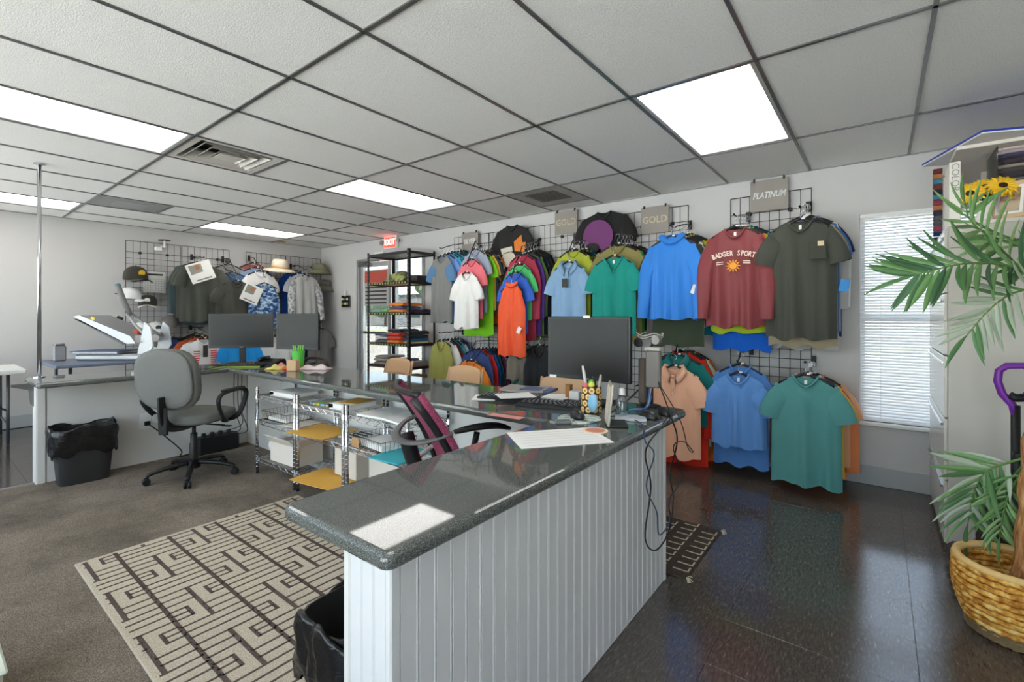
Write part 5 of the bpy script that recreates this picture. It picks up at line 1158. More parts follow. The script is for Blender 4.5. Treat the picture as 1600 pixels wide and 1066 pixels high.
for j in range(nL+1):
    q = j/nL; w = .5*math.sin(PI*min(1, q*.96+.03))**.75*(1-.35*q); zz = -.12*q*q
    lf.v += [(q, -w, zz+.06*w), (q, 0, zz-.02), (q, w, zz+.06*w)]
for j in range(nL):
    for a in (0, 1): lf.f.append((j*3+a, j*3+a+3, j*3+a+4, j*3+a+1)); lf.m.append(0)
LD = []
for mt in LM: me = lf.data('leaf', True); me.materials.append(mt); LD.append(me)
PR = random.Random(21)
def frond(pts, n, L0, spread=1.0, cols=(0, 1, 2), NRM=Vector((.45, -.80, .40)).normalized()):
    n = int(n*1.45)
    sp = spline(pts, 6); m = MB(); m.tube(sp, [.006-.0045*i/len(sp) for i in range(len(sp))], 5); st = m.build('frond_stem', mat('stem_green', (96, 130, 60), .7), t, True)
    inv = RM[st].inverted()
    for k in range(n):
        q = .18+.80*k/n; f = q*(len(sp)-1); i = min(int(f), len(sp)-2); pos = sp[i].lerp(sp[i+1], f-i); tg = (sp[i+1]-sp[i]).normalized()
        side = tg.cross(NRM).normalized(); up = side.cross(tg)
        for sd in (-1, 1):
            a = spread*(1-.3*q)+PR.uniform(-.15, .15); L = L0*(1-.45*abs(q-.45))*PR.uniform(.85, 1.1)
            d = (tg*math.cos(a)+side*sd*math.sin(a)+up*PR.uniform(-.3, .4)+Vector((0, 0, -.15))).normalized()
            y = d.cross(up); y = y.normalized() if y.length > .05 else d.orthogonal().normalized(); zax = d.cross(y)*-1
            R = Matrix((d, y, d.cross(y))).transposed().to_4x4()
            o = bpy.data.objects.new('leaf', LD[PR.choice(cols)]); COL.objects.link(o); o.parent = st
            o.matrix_local = inv @ Matrix.Translation(pos) @ R @ Matrix.Diagonal((L, L*.145, L, 1))
    o = bpy.data.objects.new('leaf', LD[cols[0]]); COL.objects.link(o); o.parent = st; d = (sp[-1]-sp[-3]).normalized(); y = d.orthogonal().normalized()
    o.matrix_local = inv @ Matrix.Translation(sp[-1]) @ Matrix((d, y, d.cross(y))).transposed().to_4x4() @ Matrix.Diagonal((L0*.8, L0*.16, L0*.8, 1))
def img(x, y, d):                                    # a point at distance d along the view axis
    r = ray(x, y); return Vector((r[0]*d, r[1]*d, EYE+r[2]*d))
crown = TR[-1]
frond([crown, img(1585, 418, 1.85), img(1510, 412, 1.82), img(1450, 425, 1.85), img(1425, 432, 1.88)], 14, .215)
frond([crown, img(1600, 425, 1.95), img(1550, 375, 1.95), img(1517, 345, 1.95), img(1508, 318, 1.98)], 9, .18, 1.0, (1, 3))
frond([crown, img(1620, 450, 1.8), img(1575, 462, 1.78), img(1540, 490, 1.8), img(1510, 525, 1.82)], 9, .18, 1.0, (0, 4, 4))
frond([crown, img(1640, 400, 1.9), img(1600, 380, 2.0), img(1570, 372, 2.1), img(1545, 380, 2.15)], 8, .2, 1.0, (1, 3))
frond([crown, crown+Vector((.2, -.05, .25)), crown+Vector((.45, -.1, .3)), crown+Vector((.65, -.1, .15))], 11, .2)
frond([crown, crown+Vector((.1, .2, .3)), crown+Vector((.2, .3, .35)), crown+Vector((.35, .4, .25))], 10, .2)
frond([crown, crown+Vector((.15, -.2, .2)), crown+Vector((.25, -.4, .2)), crown+Vector((.35, -.55, .05))], 10, .2)
low = TR[2]
frond([low, img(1560, 728, 1.98), img(1535, 742, 2.0), img(1520, 775, 2.02), img(1512, 820, 2.04)], 11, .2, 1.0, (0, 1, 4))
frond([low, img(1570, 760, 2.0), img(1550, 790, 2.03), img(1548, 830, 2.06)], 8, .17, .9, (3, 4, 1))
frond([low, img(1580, 765, 1.95), img(1568, 800, 1.95), img(1562, 840, 1.96)], 7, .15, .9, (1, 3))
# ================================================================ upright vacuum cleaner between basket and cabinet
VC = Vector((.462, 3.16, 0)); t = thing('vacuum_cleaner', 'black upright vacuum cleaner with purple loop handle and purple trim', 'vacuum cleaner', VC)
M_pur = mat('purple_plastic', (122, 44, 160), .3)
m = MB(); m.bb(.27, .55, 3.0, 3.40, .015, .095, .03); hd = m.build('floor_head', mat('vac_head', (52, 50, 50), .35), t)
for y in (3.06, 3.36): m = MB(); m.lathe([(0, -.015), (.03, -.015), (.03, .015), (0, .015)], (.48, y, .03), 14, M=rotm(PI/2)); m.build('wheel', M_black, hd)
m = MB(); m.lathe([(0, .10), (.085, .10), (.10, .14), (.105, .17), (.0, .17)], VC, 24); m.build('bin_base', M_black, t, True, auto=40)
m = MB(); m.lathe([(.104, .17), (.108, .175), (.108, .188), (.104, .193)], VC, 24); m.build('trim_ring', M_pur, t, True)
m = MB(); m.lathe([(0, .19), (.10, .19), (.105, .30), (.098, .42), (.0, .42)], VC, 24); m.build('dust_bin', mat('smoke_plastic', (70, 62, 60), .15, spec=.6), t, True, auto=40)
m = MB(); m.lathe([(0, .42), (.10, .42), (.095, .47), (.06, .50), (.0, .505)], VC, 24); m.build('bin_lid', M_black, t, True, auto=40)
hb = VC+Vector((.045, .07, 0)); m = MB(); m.tube([hb+Vector((0, 0, .08)), hb+Vector((0, 0, .85))], .017, 10); m.build('spine_tube', M_black, t, True)
m = MB(); m.box(hb+Vector((0, -.03, .62)), (.03, .04, .03), .005); m.build('cord_hook', M_black, t)
ha = hb+Vector((0, 0, .80)); m = MB(); m.tube([ha+Vector(v) for v in ((-.0, 0, 0), (-.01, 0, .05), (-.045, 0, .10), (-.06, 0, .16), (-.055, 0, .21), (-.03, 0, .235), (.03, 0, .24), (.055, 0, .20), (.05, 0, .13), (.03, 0, .09))], .016, 8); m.build('handle_loop', M_pur, t, True)
m = MB(); m.tube([ha+Vector(v) for v in ((-.02, 0, .095), (0, 0, .085), (.03, 0, .09))], .02, 8); m.build('switch_pad', M_black, t, True)
# ================================================================ heat press, tables, caps, calendar (left wall)
PC = Vector((-6.42, 1.42, .80)); RZ = YAW
def leg_table(name, x0, x1, y0, y1, z, label, mt, th=.03, fold=False):
    t = thing(name, label, 'table', ((x0+x1)/2, (y0+y1)/2, 0)); m = MB(); m.bb(x0, x1, y0, y1, z-th, z, .008); m.build('table_top', mt, t)
    for x in (x0+.09, x1-.09):
        for y in (y0+.12, y1-.12): m = MB(); m.tube([(x, y, .004), (x, y, z-th)], .014, 8); m.build('leg', M_steel if not fold else mat('leg_grey', (90, 92, 94), .4, .5), t, True)
    for y in (y0+.12, y1-.12): m = MB(); m.tube([(x0+.09, y, .2), (x1-.09, y, .2)], .01, 6); m.build('crossbar', M_steel, t, True)
    if fold:
        for x in (x0+.09, x1-.09): m = MB(); m.tube([(x, y1-.12, z*.45), (x, y1-.62, z-th)], .009, 6); m.build('brace', mat('leg_grey', (90, 92, 94), .4, .5), t, True)
leg_table('press_table', -6.95, -6.08, .86, 2.0, .80, 'grey metal table under the heat press', mat('table_bluegrey', (112, 122, 142), .4, .2))
leg_table('folding_table', -7.45, -6.66, -1.0, .74, .74, 'white plastic folding table beyond the counter', mat('table_white', (226, 224, 220), .5), .045, True)
t = thing('heat_press', 'open silver clamshell heat press with raised handle', 'heat press', PC, RZ)
M_ps = mat('press_silver', (168, 168, 170), .4, .5); k_ = .0063
def pl(x, y): return ((x-165)*k_, 0, (569-y)*k_)       # side drawing: along the machine, height
def slabxz(mb, pts, y0, y1): mb.prism([(p[0], p[2]) for p in pts], -y1, -y0, FACE_NY); return mb
m = MB(); m.box((.02, 0, .035), (.74, .34, .07), .02); m.build('base', M_ps, t, False, False)
m = MB(); m.box((-.12, 0, .095), (.50, .40, .012), .004); m.build('lower_platen', mat('platen_blue', (84, 104, 140), .5), t, False, False)
m = MB(); m.box((-.12, 0, .083), (.46, .36, .014), .002); m.build('platen_support', M_ps, t, False, False)
for sy in (-1, 1):
    m = MB(); slabxz(m, [pl(210, 560), pl(222, 505), pl(232, 515), pl(236, 545), pl(228, 560)], sy*.13-.008, sy*.13+.008); m.build('side_frame', M_ps, t, False, False)
m = MB(); slabxz(m, [pl(112, 496), pl(122, 494), pl(205, 528), pl(214, 540), pl(200, 541), pl(185, 533)], -.19, .19); m.build('upper_platen', M_ps, t, False, False)
m = MB(); slabxz(m, [pl(112, 500), pl(120, 503), pl(196, 540), pl(192, 542)], -.185, .185); m.build('heat_plate', mat('heat_plate', (80, 82, 86), .4), t, False, False)
for sy in (-1, 1): m = MB(); m.tube([Vector(pl(222, 530))+Vector((0, sy*.10, 0)), Vector(pl(200, 512))+Vector((0, sy*.07, 0)), Vector(pl(180, 492))+Vector((0, sy*.04, 0))], .014, 8); m.build('link_arm', M_ps, t, True, False)
m = MB(); m.tube([pl(182, 494), pl(170, 470), pl(160, 443)], [.022, .028, .026], 10); hd = m.build('handle', mat('press_handle', (120, 120, 118), .6), t, True, False)
m = MB(); m.lathe([(0, 0), (.027, 0), (.027, .012), (0, .012)], pl(160, 443), 12, M=rotm(0, -.35)); m.build('handle_cap', mat('cap_teal', (60, 130, 150), .5), hd, False, False)
m = MB(); m.box((-.13, -.192, .44), (.04, .002, .03), 0, rotm(0, .39)); m.build('warning_label', mat('label_yellow', (222, 200, 60), .6), t, False, False)
m = MB(); m.tube([Vector(pl(168, 500)), Vector(pl(160, 497))], .016, 8); m.build('knob', M_black, t, False, False)
m = MB(); m.box(pl(196, 522), (.06, .10, .05), .01); m.build('spring_box', mat('press_orange', (190, 84, 60), .5), t, False, False)
p = PC+Vector((-.12, -.22, 0)); t = thing('grey_dispenser', 'small grey dispenser standing at the end of the press table', 'dispenser', onX(110, 560, -6.5)*1)
pp = Vector((-6.72, .98, .80)); t.location = pp; RM[t] = Matrix.Translation(pp)
m = MB(); m.bb(pp.x-.06, pp.x+.06, pp.y-.05, pp.y+.05, .8, .96, .012); m.build('body', mat('disp_grey', (150, 150, 152), .4), t); m = MB(); m.bb(pp.x-.045, pp.x+.062, pp.y-.04, pp.y+.04, .96, .985, .008); m.build('lid', M_steel, t)
m = MB(); m.grid(lambda a, b: (-6.76+(a-.5)*.26, 1.74+(b-.5)*.4, .806+.10*math.sin(PI*a)*math.sin(PI*b)+.01*math.sin(a*12)*math.sin(PI*b)), 14, 10); tag(m.build('white_cloth', cloth((220, 220, 220)), None, True, solid=.006), 'crumpled white cloth behind the heat press', 'cloth')
def cap(loc, rz, tilt, rgb, label, brim=None, logo=None, group='caps on the wire grid', s=1, flat=False):
    t = thing('baseball_cap', label, 'cap', loc, rz, group); mt = cloth(rgb); M = Matrix.Rotation(tilt, 4, 'X') @ Matrix.Scale(s, 4)
    m = MB(); m.lathe([(.092, -.005), (.095, .01), (.093, .045), (.082, .08), (.058, .105), (.028, .117), (.0001, .12)], (0, 0, 0), 18, .92, 1.08); xform(m, M); m.build('crown', mt, t, True, False)
    m = MB(); m.grid(lambda a, b: ((a-.5)*.17*(1-.18*b*b)*(1 if True else 1), -.085-.085*b*math.sqrt(max(.02, 1-(1.6*(a-.5))**2))-.015*(1-(2*a-1)**2)*0, .004-.028*(2*a-1)**2*(0 if flat else 1)-.008*b), 10, 5); xform(m, M); m.build('brim', cloth(brim) if brim else mt, t, True, False, solid=.004)
    m = MB(); m.ball((0, 0, .12), .007, 8, 5); xform(m, M); m.build('button', mt, t, True, False)
    m = MB(); m.tube([(0, 0, .05*s), (0, .09*s+.06, .05*s)], .005, 6); m.build('peg', M_blackm, t, False, False)
    if logo: m = MB(); m.lathe([(0, 0), (.026, 0), (.026, .003), (0, .004)], (0, -.1, .055), 12, M=rotm(PI/2+.25)); xform(m, M); m.build('badge', mat('badge_%d_%d' % logo[:2], logo, .5), t, False, False)
def at_left(x, y, X=-7.50): return onX(x, y, X)
cap(at_left(212, 437), PI/2+.2, 0, (58, 54, 48), 'dark cap with yellow emblem above the white visor on the grid', None, (226, 186, 40), s=1.45)
cap(at_left(203, 466), PI/2+.9, .1, (226, 224, 222), 'white cap hanging below the yellow emblem cap', None, s=1.15)
cap(at_left(231, 477), PI/2-.3, 0, (60, 62, 56), 'dark green cap with pale brim and white badge below the calendar', (214, 206, 190), (214, 212, 206), s=1.15)
cap(at_left(221, 520), PI/2+.4, 0, (232, 230, 228), 'plain white cap on the lower grid shelf', None, (196, 80, 60), s=1.15)
cap(at_left(243, 519), PI/2, 0, (222, 220, 216), 'white cap with dark round badge on the lower grid shelf', None, (60, 64, 62), s=1.15)
cap(at_left(266, 508), PI/2-.4, .3, (112, 108, 104), 'brown-grey cap beside the white badge cap', None, s=1.15)
cap(at_left(246, 543), PI/2, 0, (120, 116, 112), 'grey cap with silver badge beneath the white caps', None, (180, 180, 180), s=1.15)
cap(at_left(271, 543), PI/2, 0, (44, 60, 104), 'navy cap beneath the brown-grey cap', None, s=1.15)
for y0, yp in ((207, 527), (235, 552)):
    p = at_left(248, yp, -7.5); t = thing('cap_shelf', 'clear grid shelf under the %s caps' % ('white' if yp < 530 else 'grey and navy'), 'shelf', p)
    m = MB(); m.box((p.x, p.y, p.z-.012), (.26, .56, .006), .001); m.build('shelf_pane', glass_mat('acrylic_s%d' % yp, (236, 244, 244), .1), t)
    for s_ in (-1, 1): m = MB(); m.box((p.x-.03, p.y+s_*.26, p.z-.025), (.20, .006, .02)); m.build('bracket', M_black, t)
def hat(loc, label, rgb, band=None, rb=.19, rc=.085, hc=.11, droop=.03, rz=0, tilt=0):
    t = thing('brim_hat', label, 'hat', loc, rz, None); M = Matrix.Rotation(tilt, 4, 'Y'); mt = cloth(rgb) if not isinstance(rgb, bpy.types.Material) else rgb
    m = MB(); m.lathe([(rb, -droop), (rb*.8, -droop*.35), (rc*1.12, 0), (rc*1.05, .012)], (0, 0, 0), 26); xform(m, M); m.build('brim', mt, t, True, False, solid=.005)
    m = MB(); m.lathe([(rc*1.08, 0), (rc*1.02, hc*.6), (rc*.85, hc*.93), (rc*.5, hc), (.0001, hc*.96)], (0, 0, 0), 22); xform(m, M); m.build('crown', mt, t, True, False)
    if band: m = MB(); m.lathe([(rc*1.09, .004), (rc*1.10, .03), (rc*1.06, .034)], (0, 0, 0), 22); xform(m, M); m.build('hat_band', cloth(band), t, True, False)
M_straw = mat('straw', (226, 212, 190), .8, bump=.5, bscale=120, var=.08, vscale=40)
hat(at_left(437, 420, -7.35), 'cream straw lifeguard hat with tan band on the grid', M_straw, (196, 150, 86), .25, .115, .15, .04, 0, .15)
hat(at_left(499, 424, -7.42), 'olive green bucket hat in the corner', (128, 128, 102), None, .19, .11, .13, .05)
hat(at_left(506, 447, -7.42), 'dark grey bucket hat below the olive one', (104, 104, 94), None, .17, .105, .10, .07, 0, .2)
p = at_left(241.5, 441, XG+.02); t = thing('wall_calendar', 'white printed calendar sheet hung on the wire grid', 'calendar', p, PI/2)
w_, h_ = .245, .28
m = MB(); m.box((0, 0, 0), (w_, .003, h_), .0005); m.build('sheet', M_paper, t, False, False)
m = MB(); m.box((0, -.003, h_*.36), (w_*.75, .001, .022)); m.build('heading', mat('ink_black', (40, 40, 42), .6), t, False, False)
m = MB()
for r_ in range(6): m.box((0, -.0028, -.11+r_*.03), (w_*.86, .0008, .0025))
for c_ in range(8): m.box((-w_*.43+c_*w_*.86/7, -.0028, -.035), (.0022, .0008, .15))
m.build('date_grid', mat('ink_grey', (130, 130, 132), .6), t, False, False)
p = at_left(257, 386, XG+.065); t = thing('display_stand', 'black round topped display stand clipped above the calendar grid', 'display stand', p)
m = MB(); m.lathe([(0, 0), (.07, 0), (.07, .008), (0, .008)], p+Vector((0, 0, .085)), 20); m.build('disc_top', M_black, t); m = MB(); m.tube([p-Vector((0, 0, .01)), p+Vector((0, 0, .085))], .012, 8); m.build('stem', M_paper, t); m = MB(); m.box(p+Vector((-.035, -.06, -.03)), (.07, .07, .05), .005); m.box(p+Vector((-.035, -.01, .0)), (.07, .06, .02), .005); m.build('clamp', M_paper, t)
for k, (x, y) in enumerate(((356, 408),)):
    p = at_left(x, y, XG+.05); m = MB(); m.ball(p, .04, 12, 8, (.5, 1, 1)); tag(m.build('round_medallion', mat('medal', (70, 66, 58), .5), None, True), 'small dark round medallion on the grid above the grey shirt', 'medallion')
# stained corner of a ceiling tile
p = onZ(440, 378, CEIL-.003)
m = MB(); m.prism([(p.x-.10, p.y-.05), (p.x+.05, p.y-.07), (p.x+.10, p.y+.02), (p.x-.02, p.y+.07)], CEIL-.0055, CEIL-.0045); struct(m.build('trim_2', mat('stain_amber', (206, 160, 74), .8)), 'amber stained corner of the ceiling')
# ================================================================ things on the worktop
WT = CT
M_scr = mat('screen_dark', (36, 36, 35), .3, spec=.25)
M_bez = mat('bezel_black', (20, 20, 21), .35)
def monitor(loc, rz, w, h, z0, label, deep=.05, stand=True, side=None, badge=True):
    t = thing('monitor', label, 'monitor', loc, rz); zc = z0-loc[2]+h/2
    m = MB(); m.box((0, .012, zc), (w, .024, h), .004); m.build('bezel', M_bez, t, False, False)
    m = MB(); m.box((0, -.001, zc+.004), (w-.03, .003, h-.036), .0005); m.build('screen', M_scr, t, False, False)
    m = MB(); m.box((0, .024+deep/2, zc), (w*.92 if deep > .08 else w*.6, deep, h*.92 if deep > .08 else h*.6), .012); m.build('back_housing', side or M_black, t, False, False)
    if badge:
        m = MB(); m.box((0, -.0015, zc-h/2+.008), (.03, .002, .006)); m.build('badge', M_steel, t, False, False)
    if stand:
        m = MB(); m.box((0, .045, (z0-loc[2]+h*.4)/2), (.06, .02, z0-loc[2]+h*.4), .004); m.build('neck', M_black, t, False, False)
        m = MB(); m.box((0, .03, .008), (.24, .18, .015), .006); m.build('foot', M_black, t, False, False)
    return t
mx = monitor((-1.25, 2.262, WT), .0, .505, .345, .925, 'large thick black monitor beside the sunflower pen cup', .07)
m = MB(); m.box((.0, -.0018, .468), (.04, .002, .012)); m.build('top_sticker', M_paper, mx, False, False)
m = MB(); m.box((-.215, -.0018, .132), (.045, .002, .014)); m.build('corner_sticker', M_paper, mx, False, False)
m = MB(); m.box((.205, .055, .31), (.006, .055, .30), .001); m.build('side_vent', mat('vent_strip', (96, 98, 120), .4), mx, False, False)
monitor((-4.93, 2.02, WT), math.atan2(.78, .62), .575, .335, .955, 'wide black monitor on the worktop corner')
monitor((-4.40, 2.30, WT), math.atan2(.30, .95), .52, .345, .945, 'black monitor turned sideways next to the green pen cup')
M_key = mat('key_black', (38, 38, 39), .5); M_keyl = mat('key_legend', (196, 196, 190), .6)
def keyboard(c, rz, label, w=.44, d=.15, trim=None):
    t = thing('keyboard', label, 'keyboard', (c[0], c[1], WT), rz); m = MB(); m.box((0, 0, .009), (w, d, .018), .004, rotm(.04)); m.build('case', M_key, t, False, False)
    if trim: m = MB(); m.box((0, -d/2-.002, .006), (w, .006, .012), .002); m.build('lime_edge', mat('kb_trim', trim, .5), t, False, False)
    rows = [(15, .022), (15, .022), (14, .0235), (13, .025), (9, .036)]
    for r_, (n, kw) in enumerate(rows):
        for k in range(n):
            x = -w/2+.018+kw*(k+.5); y = d/2-.028-r_*.0215
            m = MB(); m.box((0, 0, 0), (kw-.003, .0185, .008), .002)
            key = 'key_%d' % int(kw*10000)
            if key not in KD: me = m.data('key'); me.materials.append(M_key); KD[key] = me
            inst(None, 'key', KD[key], t, (x, y, .021+y*.04))
    m = MB()
    for r_, (n, kw) in enumerate(rows):
        for k in range(n): x = -w/2+.018+kw*(k+.5); y = d/2-.028-r_*.0215; m.box((x-.002, y+.002, .0254+y*.04), (.006, .007, .0006))
    o = m.build('key_legends', M_keyl, t, False, False); o['kind'] = 'stuff'
KD = {}
def wp(x, y): return onZ(x, y, WT)
p = wp(866, 637); keyboard((p.x+.0, p.y+.015), .25, 'black keyboard in front of the pen cup', .40, .145)
p = wp(797, 628); keyboard((p.x-.075, p.y+.05), .25, 'black keyboard partly under white papers', .30, .13)
p = wp(362, 574); keyboard((p.x, p.y+.06), .75, 'black keyboard with lime edge before the wide monitor', .44, .15, (150, 176, 60))
def paper(x, y, w, d, rz, label, z=WT, h=.0015, mt=None, curl=0): p = wp(x, y); return sheet('paper_sheet', label, 'paper', (p.x, p.y), w, d, z+.0004, rz, h, mt, curl)
p = wp(872, 684)
t = thing('order_form', 'printed white order form lying on the worktop by the coaster', 'paper', (p.x, p.y, WT), .9)
m = MB(); m.box((0, 0, .0012), (.36, .24, .0012)); m.build('sheet', M_paper, t, False, False)
for k in range(6): m = MB(); m.box((0, -.09+k*.035, .0020), (.32, .0016, .0003)); m.build('ruled_line', mat('ink_pale', (170, 168, 166), .7), t, False, False)
paper(805, 628, .20, .16, .9, 'white note paper lying over the half hidden keyboard', WT+.034)
paper(775, 622, .26, .16, .6, 'white paper pile under the half hidden keyboard end', WT, .004)
paper(822, 610, .28, .2, .3, 'grey newspaper folded behind the keyboards', WT, .012, mat('newsprint', (160, 154, 146), .8, var=.2, vscale=30), .006)
paper(842, 612, .2, .14, .2, 'slate blue folded leaflet next to the newspaper', WT+.0, .016, mat('leaflet_blue', (84, 92, 124), .6), .004)
paper(880, 621, .22, .15, .2, 'white card sheet between keyboard and pen cup', WT, .004)
paper(790, 651, .18, .05, .1, 'pink and white receipt slip at the worktop edge', WT, .002, mat('receipt_pink', (222, 150, 140), .7))
p = wp(894, 640)
# pen cup with sunflower pattern
pc = wp(924, 644); t = thing('pen_cup', 'brown pen cup with sunflower pattern holding pens and erasers', 'pen cup', pc)
cr, chh = .048, .125
m = MB(); m.lathe([(0, 0), (cr*.94, 0), (cr, .004), (cr, chh), (cr-.004, chh), (cr-.006, .008), (0, .006)], pc, 28); m.build('cup', mat('cup_brown', (88, 52, 20), .4), t, True, auto=40)
fl = MB(); ce = MB()
for r_ in range(4):
    for k in range(9):
        a = 2*PI*(k+.5*(r_ % 2))/9; zz = .018+r_*.031; n_ = Vector((math.cos(a), math.sin(a), 0)); M = Matrix.Translation(pc+n_*(cr+.0002)+Vector((0, 0, zz))) @ Matrix.Rotation(a, 4, 'Z') @ Matrix.Rotation(PI/2, 4, 'Y')
        f1 = MB(); f1.lathe([(.007, .0008), (.0145, .0004), (.0145, 0)], (0, 0, 0), 10); xform(f1, M); fl.add(f1.v, f1.f)
        f1 = MB(); f1.lathe([(0, .0012), (.0065, .0010), (.007, .0004)], (0, 0, 0), 8); xform(f1, M); ce.add(f1.v, f1.f)
o = fl.build('flower_print', mat('cup_flower', (240, 208, 140), .5), t); o['kind'] = 'stuff'
o = ce.build('flower_centre_print', mat('cup_centre', (190, 130, 40), .5), t); o['kind'] = 'stuff'
m = MB(); ec = pc+Vector((.035, -.05, .055)); m.ball(ec, .036, 14, 10, (.75, .35, 1.25)); m.build('egg_sticker', mat('egg_blue', (140, 190, 220), .4, var=.25, vscale=40), t, True)
for k, (dx, dy, L, c, lab) in enumerate(((-.02, 0, .215, (206, 204, 196), 'pale grey marker'), (.03, .01, .175, (180, 170, 160), 'taupe pen'), (.0, .02, .16, (60, 60, 62), 'black pen'))):
    m = MB(); b0 = pc+Vector((dx*.4, dy, .01)); m.tube([b0, b0+Vector((dx*1.2-.01, dy, L*.85)), b0+Vector((dx*1.4-.013, dy, L))], [.008, .008, .005], 8); tag(m.build('pen', mat('pen%d' % k, c, .4), None, True), lab+' standing in the sunflower pen cup', 'pen')
for k, (dx, dy, c, lab) in enumerate(((-.02, -.018, (226, 110, 120), 'pink'), (.012, -.02, (214, 220, 90), 'lime'), (.0, .0, (96, 170, 70), 'green'))):
    m = MB(); m.ball(pc+Vector((dx, dy, chh+.004+.008*k)), .016, 10, 8); tag(m.build('eraser_ball', mat('ball%d' % k, c, .6), None, True), 'small %s eraser ball in the sunflower pen cup' % lab, 'eraser')
# clear bottle, desk calendar card in stand, note box, mouse on mouse mat, coaster, sanitizer
pb = wp(972, 652); t = thing('sanitizer_bottle', 'small clear plastic bottle with white cap beside the picture stand', 'bottle', pb)
m = MB(); m.lathe([(0, 0), (.026, 0), (.028, .006), (.028, .075), (.018, .095), (.011, .10), (.011, .108), (0, .108)], pb, 18); m.build('bottle', glass_mat('bottle_clear', (214, 222, 226), .15), t, True, auto=40)
m = MB(); m.lathe([(0, .104), (.013, .104), (.012, .135), (0, .136)], pb, 14); m.build('cap', M_paper, t, True, auto=40)
ps = wp(952, 664); t = thing('picture_stand', 'slim framed card standing edge-on by the coaster', 'picture stand', ps, -1.02)
m = MB(); m.box((0, 0, .095), (.13, .012, .18), .003, rotm(-.10)); m.build('frame', mat('stand_silver', (176, 172, 160), .3, .4), t, False, False)
m = MB(); m.box((0, -.0075, .096), (.11, .002, .155), .0005, rotm(-.10)); m.build('card', mat('stand_card', (206, 190, 170), .5, var=.3, vscale=18), t, False, False)
m = MB(); m.box((0, .03, .006), (.12, .09, .011), .003); m.build('base', M_black, t, False, False)
pm = wp(905, 655); t = thing('mouse_mat', 'round pale green marbled mouse mat', 'mouse mat', pm); m = MB(); m.lathe([(0, 0), (.10, 0), (.10, .004), (0, .005)], pm, 26); m.build('mat', ramp_mat('mat_marble', [(.4, (150, 176, 168)), (.5, (220, 226, 220)), (.6, (90, 110, 106))], scale=14, rough=.5), t)
def mouse(p, rz, label, c=(32, 32, 33)):
    t = thing('computer_mouse', label, 'mouse', p, rz); m = MB(); m.lathe([(.030, 0), (.031, .008), (.028, .022), (.018, .033), (.0001, .036)], (0, 0, 0), 18, 1, 1.75); m.build('shell', mat('mouse_%d' % c[0], c, .3), t, True, False)
    m = MB(); m.box((0, -.028, .031), (.006, .018, .008), .002); m.build('wheel', M_steel, t, False, False)
mouse(pm+Vector((-.01, .0, .005)), .9, 'black mouse on the round mouse mat'); mouse(wp(1012, 654), 1.3, 'black and silver mouse near the worktop corner'); mouse(wp(1030, 648)+Vector((.02, .02, 0)), .6, 'small black mouse beside the hanging cables')
m = MB(); p = wp(880, 662); m.box(p+Vector((0, 0, .008)), (.07, .05, .015), .005, Matrix.Rotation(.7, 4, 'Z')); tag(m.build('card_reader', mat('reader_grey', (110, 112, 114), .4)), 'small grey card reader in front of the mouse mat', 'card reader')
p = wp(930, 674); t = thing('coaster', 'round cream coaster with red script print', 'coaster', p); m = MB(); m.lathe([(0, 0), (.052, 0), (.052, .004), (0, .0045)], p, 28); m.build('disc', mat('coaster_cream', (240, 218, 190), .6), t); m = MB(); m.lathe([(.020, .0046), (.040, .0046), (.040, .005), (.020, .005)], p, 24); m.build('print', mat('coaster_red', (214, 140, 116), .6), t)
m = MB(); p = wp(900, 628)+Vector((0, 0, 0)); m.box(p+Vector((0, .0, .03)), (.06, .05, .06), .003); tag(m.build('note_box', mat('note_white', (206, 204, 200), .6)), 'small white note box behind the keyboard', 'box')
m = MB(); p = wp(889, 622); m.box(p+Vector((0, 0, .04)), (.035, .03, .08), .004); tag(m.build('brown_bottle', mat('amber_box', (150, 104, 50), .4)), 'small amber box behind the white card sheet', 'box')
m = MB(); p = wp(945, 628); m.box(p+Vector((0, .03, .07)), (.10, .06, .14), .006); tag(m.build('printer_box', mat('print_white', (206, 204, 202), .5)), 'white receipt printer below the large monitor', 'printer')
m = MB(); p = wp(1010, 664); m.box(p+Vector((-.10, .06, .006)), (.14, .10, .012), .003, Matrix.Rotation(.4, 4, 'Z')); tag(m.build('plastic_wrap', mat('wrap', (200, 206, 212), .25, bump=.9, bscale=40)), 'crumpled clear plastic wrap among the cables', 'wrap')
# pole mounted arm with reader gear
q0 = Vector((-.945, 2.385, WT)); t = thing('device_pole', 'black pole with clamped grey device and reader gear beside the large monitor', 'device stand', q0)
m = MB(); m.lathe([(0, 0), (.05, 0), (.05, .01), (.02, .016), (.0, .016)], q0, 16); m.build('foot', M_black, t)
m = MB(); m.tube([q0+Vector((0, 0, .01)), q0+Vector((0, 0, .455))], .017, 12); m.build('pole', mat('pole_dark', (60, 56, 56), .4), t, True)
m = MB(); m.box(q0+Vector((.03, -.03, .20)), (.075, .035, .19), .006); m.build('grey_device', mat('device_grey', (118, 112, 106), .5), t)
m = MB(); m.box(q0+Vector((.03, -.03, .305)), (.085, .045, .02), .004); m.build('device_top', mat('device_pale', (176, 170, 160), .4), t)
for k, (dx, dz, r_) in enumerate(((0, .34, .03), (.045, .35, .022), (-.045, .335, .024))):
    m = MB(); m.lathe([(0, -.02), (r_, -.02), (r_, .02), (0, .02)], q0+Vector((dx, -.03, dz)), 14, M=rotm(PI/2)); m.build('clamp_ring', mat('clamp%d' % k, ((70, 66, 64), (120, 116, 112), (50, 48, 48))[k], .35, .3), t)
for k in range(2):
    m = MB(); m.tube([q0+Vector((.07*math.cos(2*PI*i/24), .05*math.sin(2*PI*i/24)-.01, .365+.012*k+.008*math.sin(i))) for i in range(24)], .003, 5, True); m.build('cable_coil', mat('coil_pale', (170, 166, 160), .5), t, True)
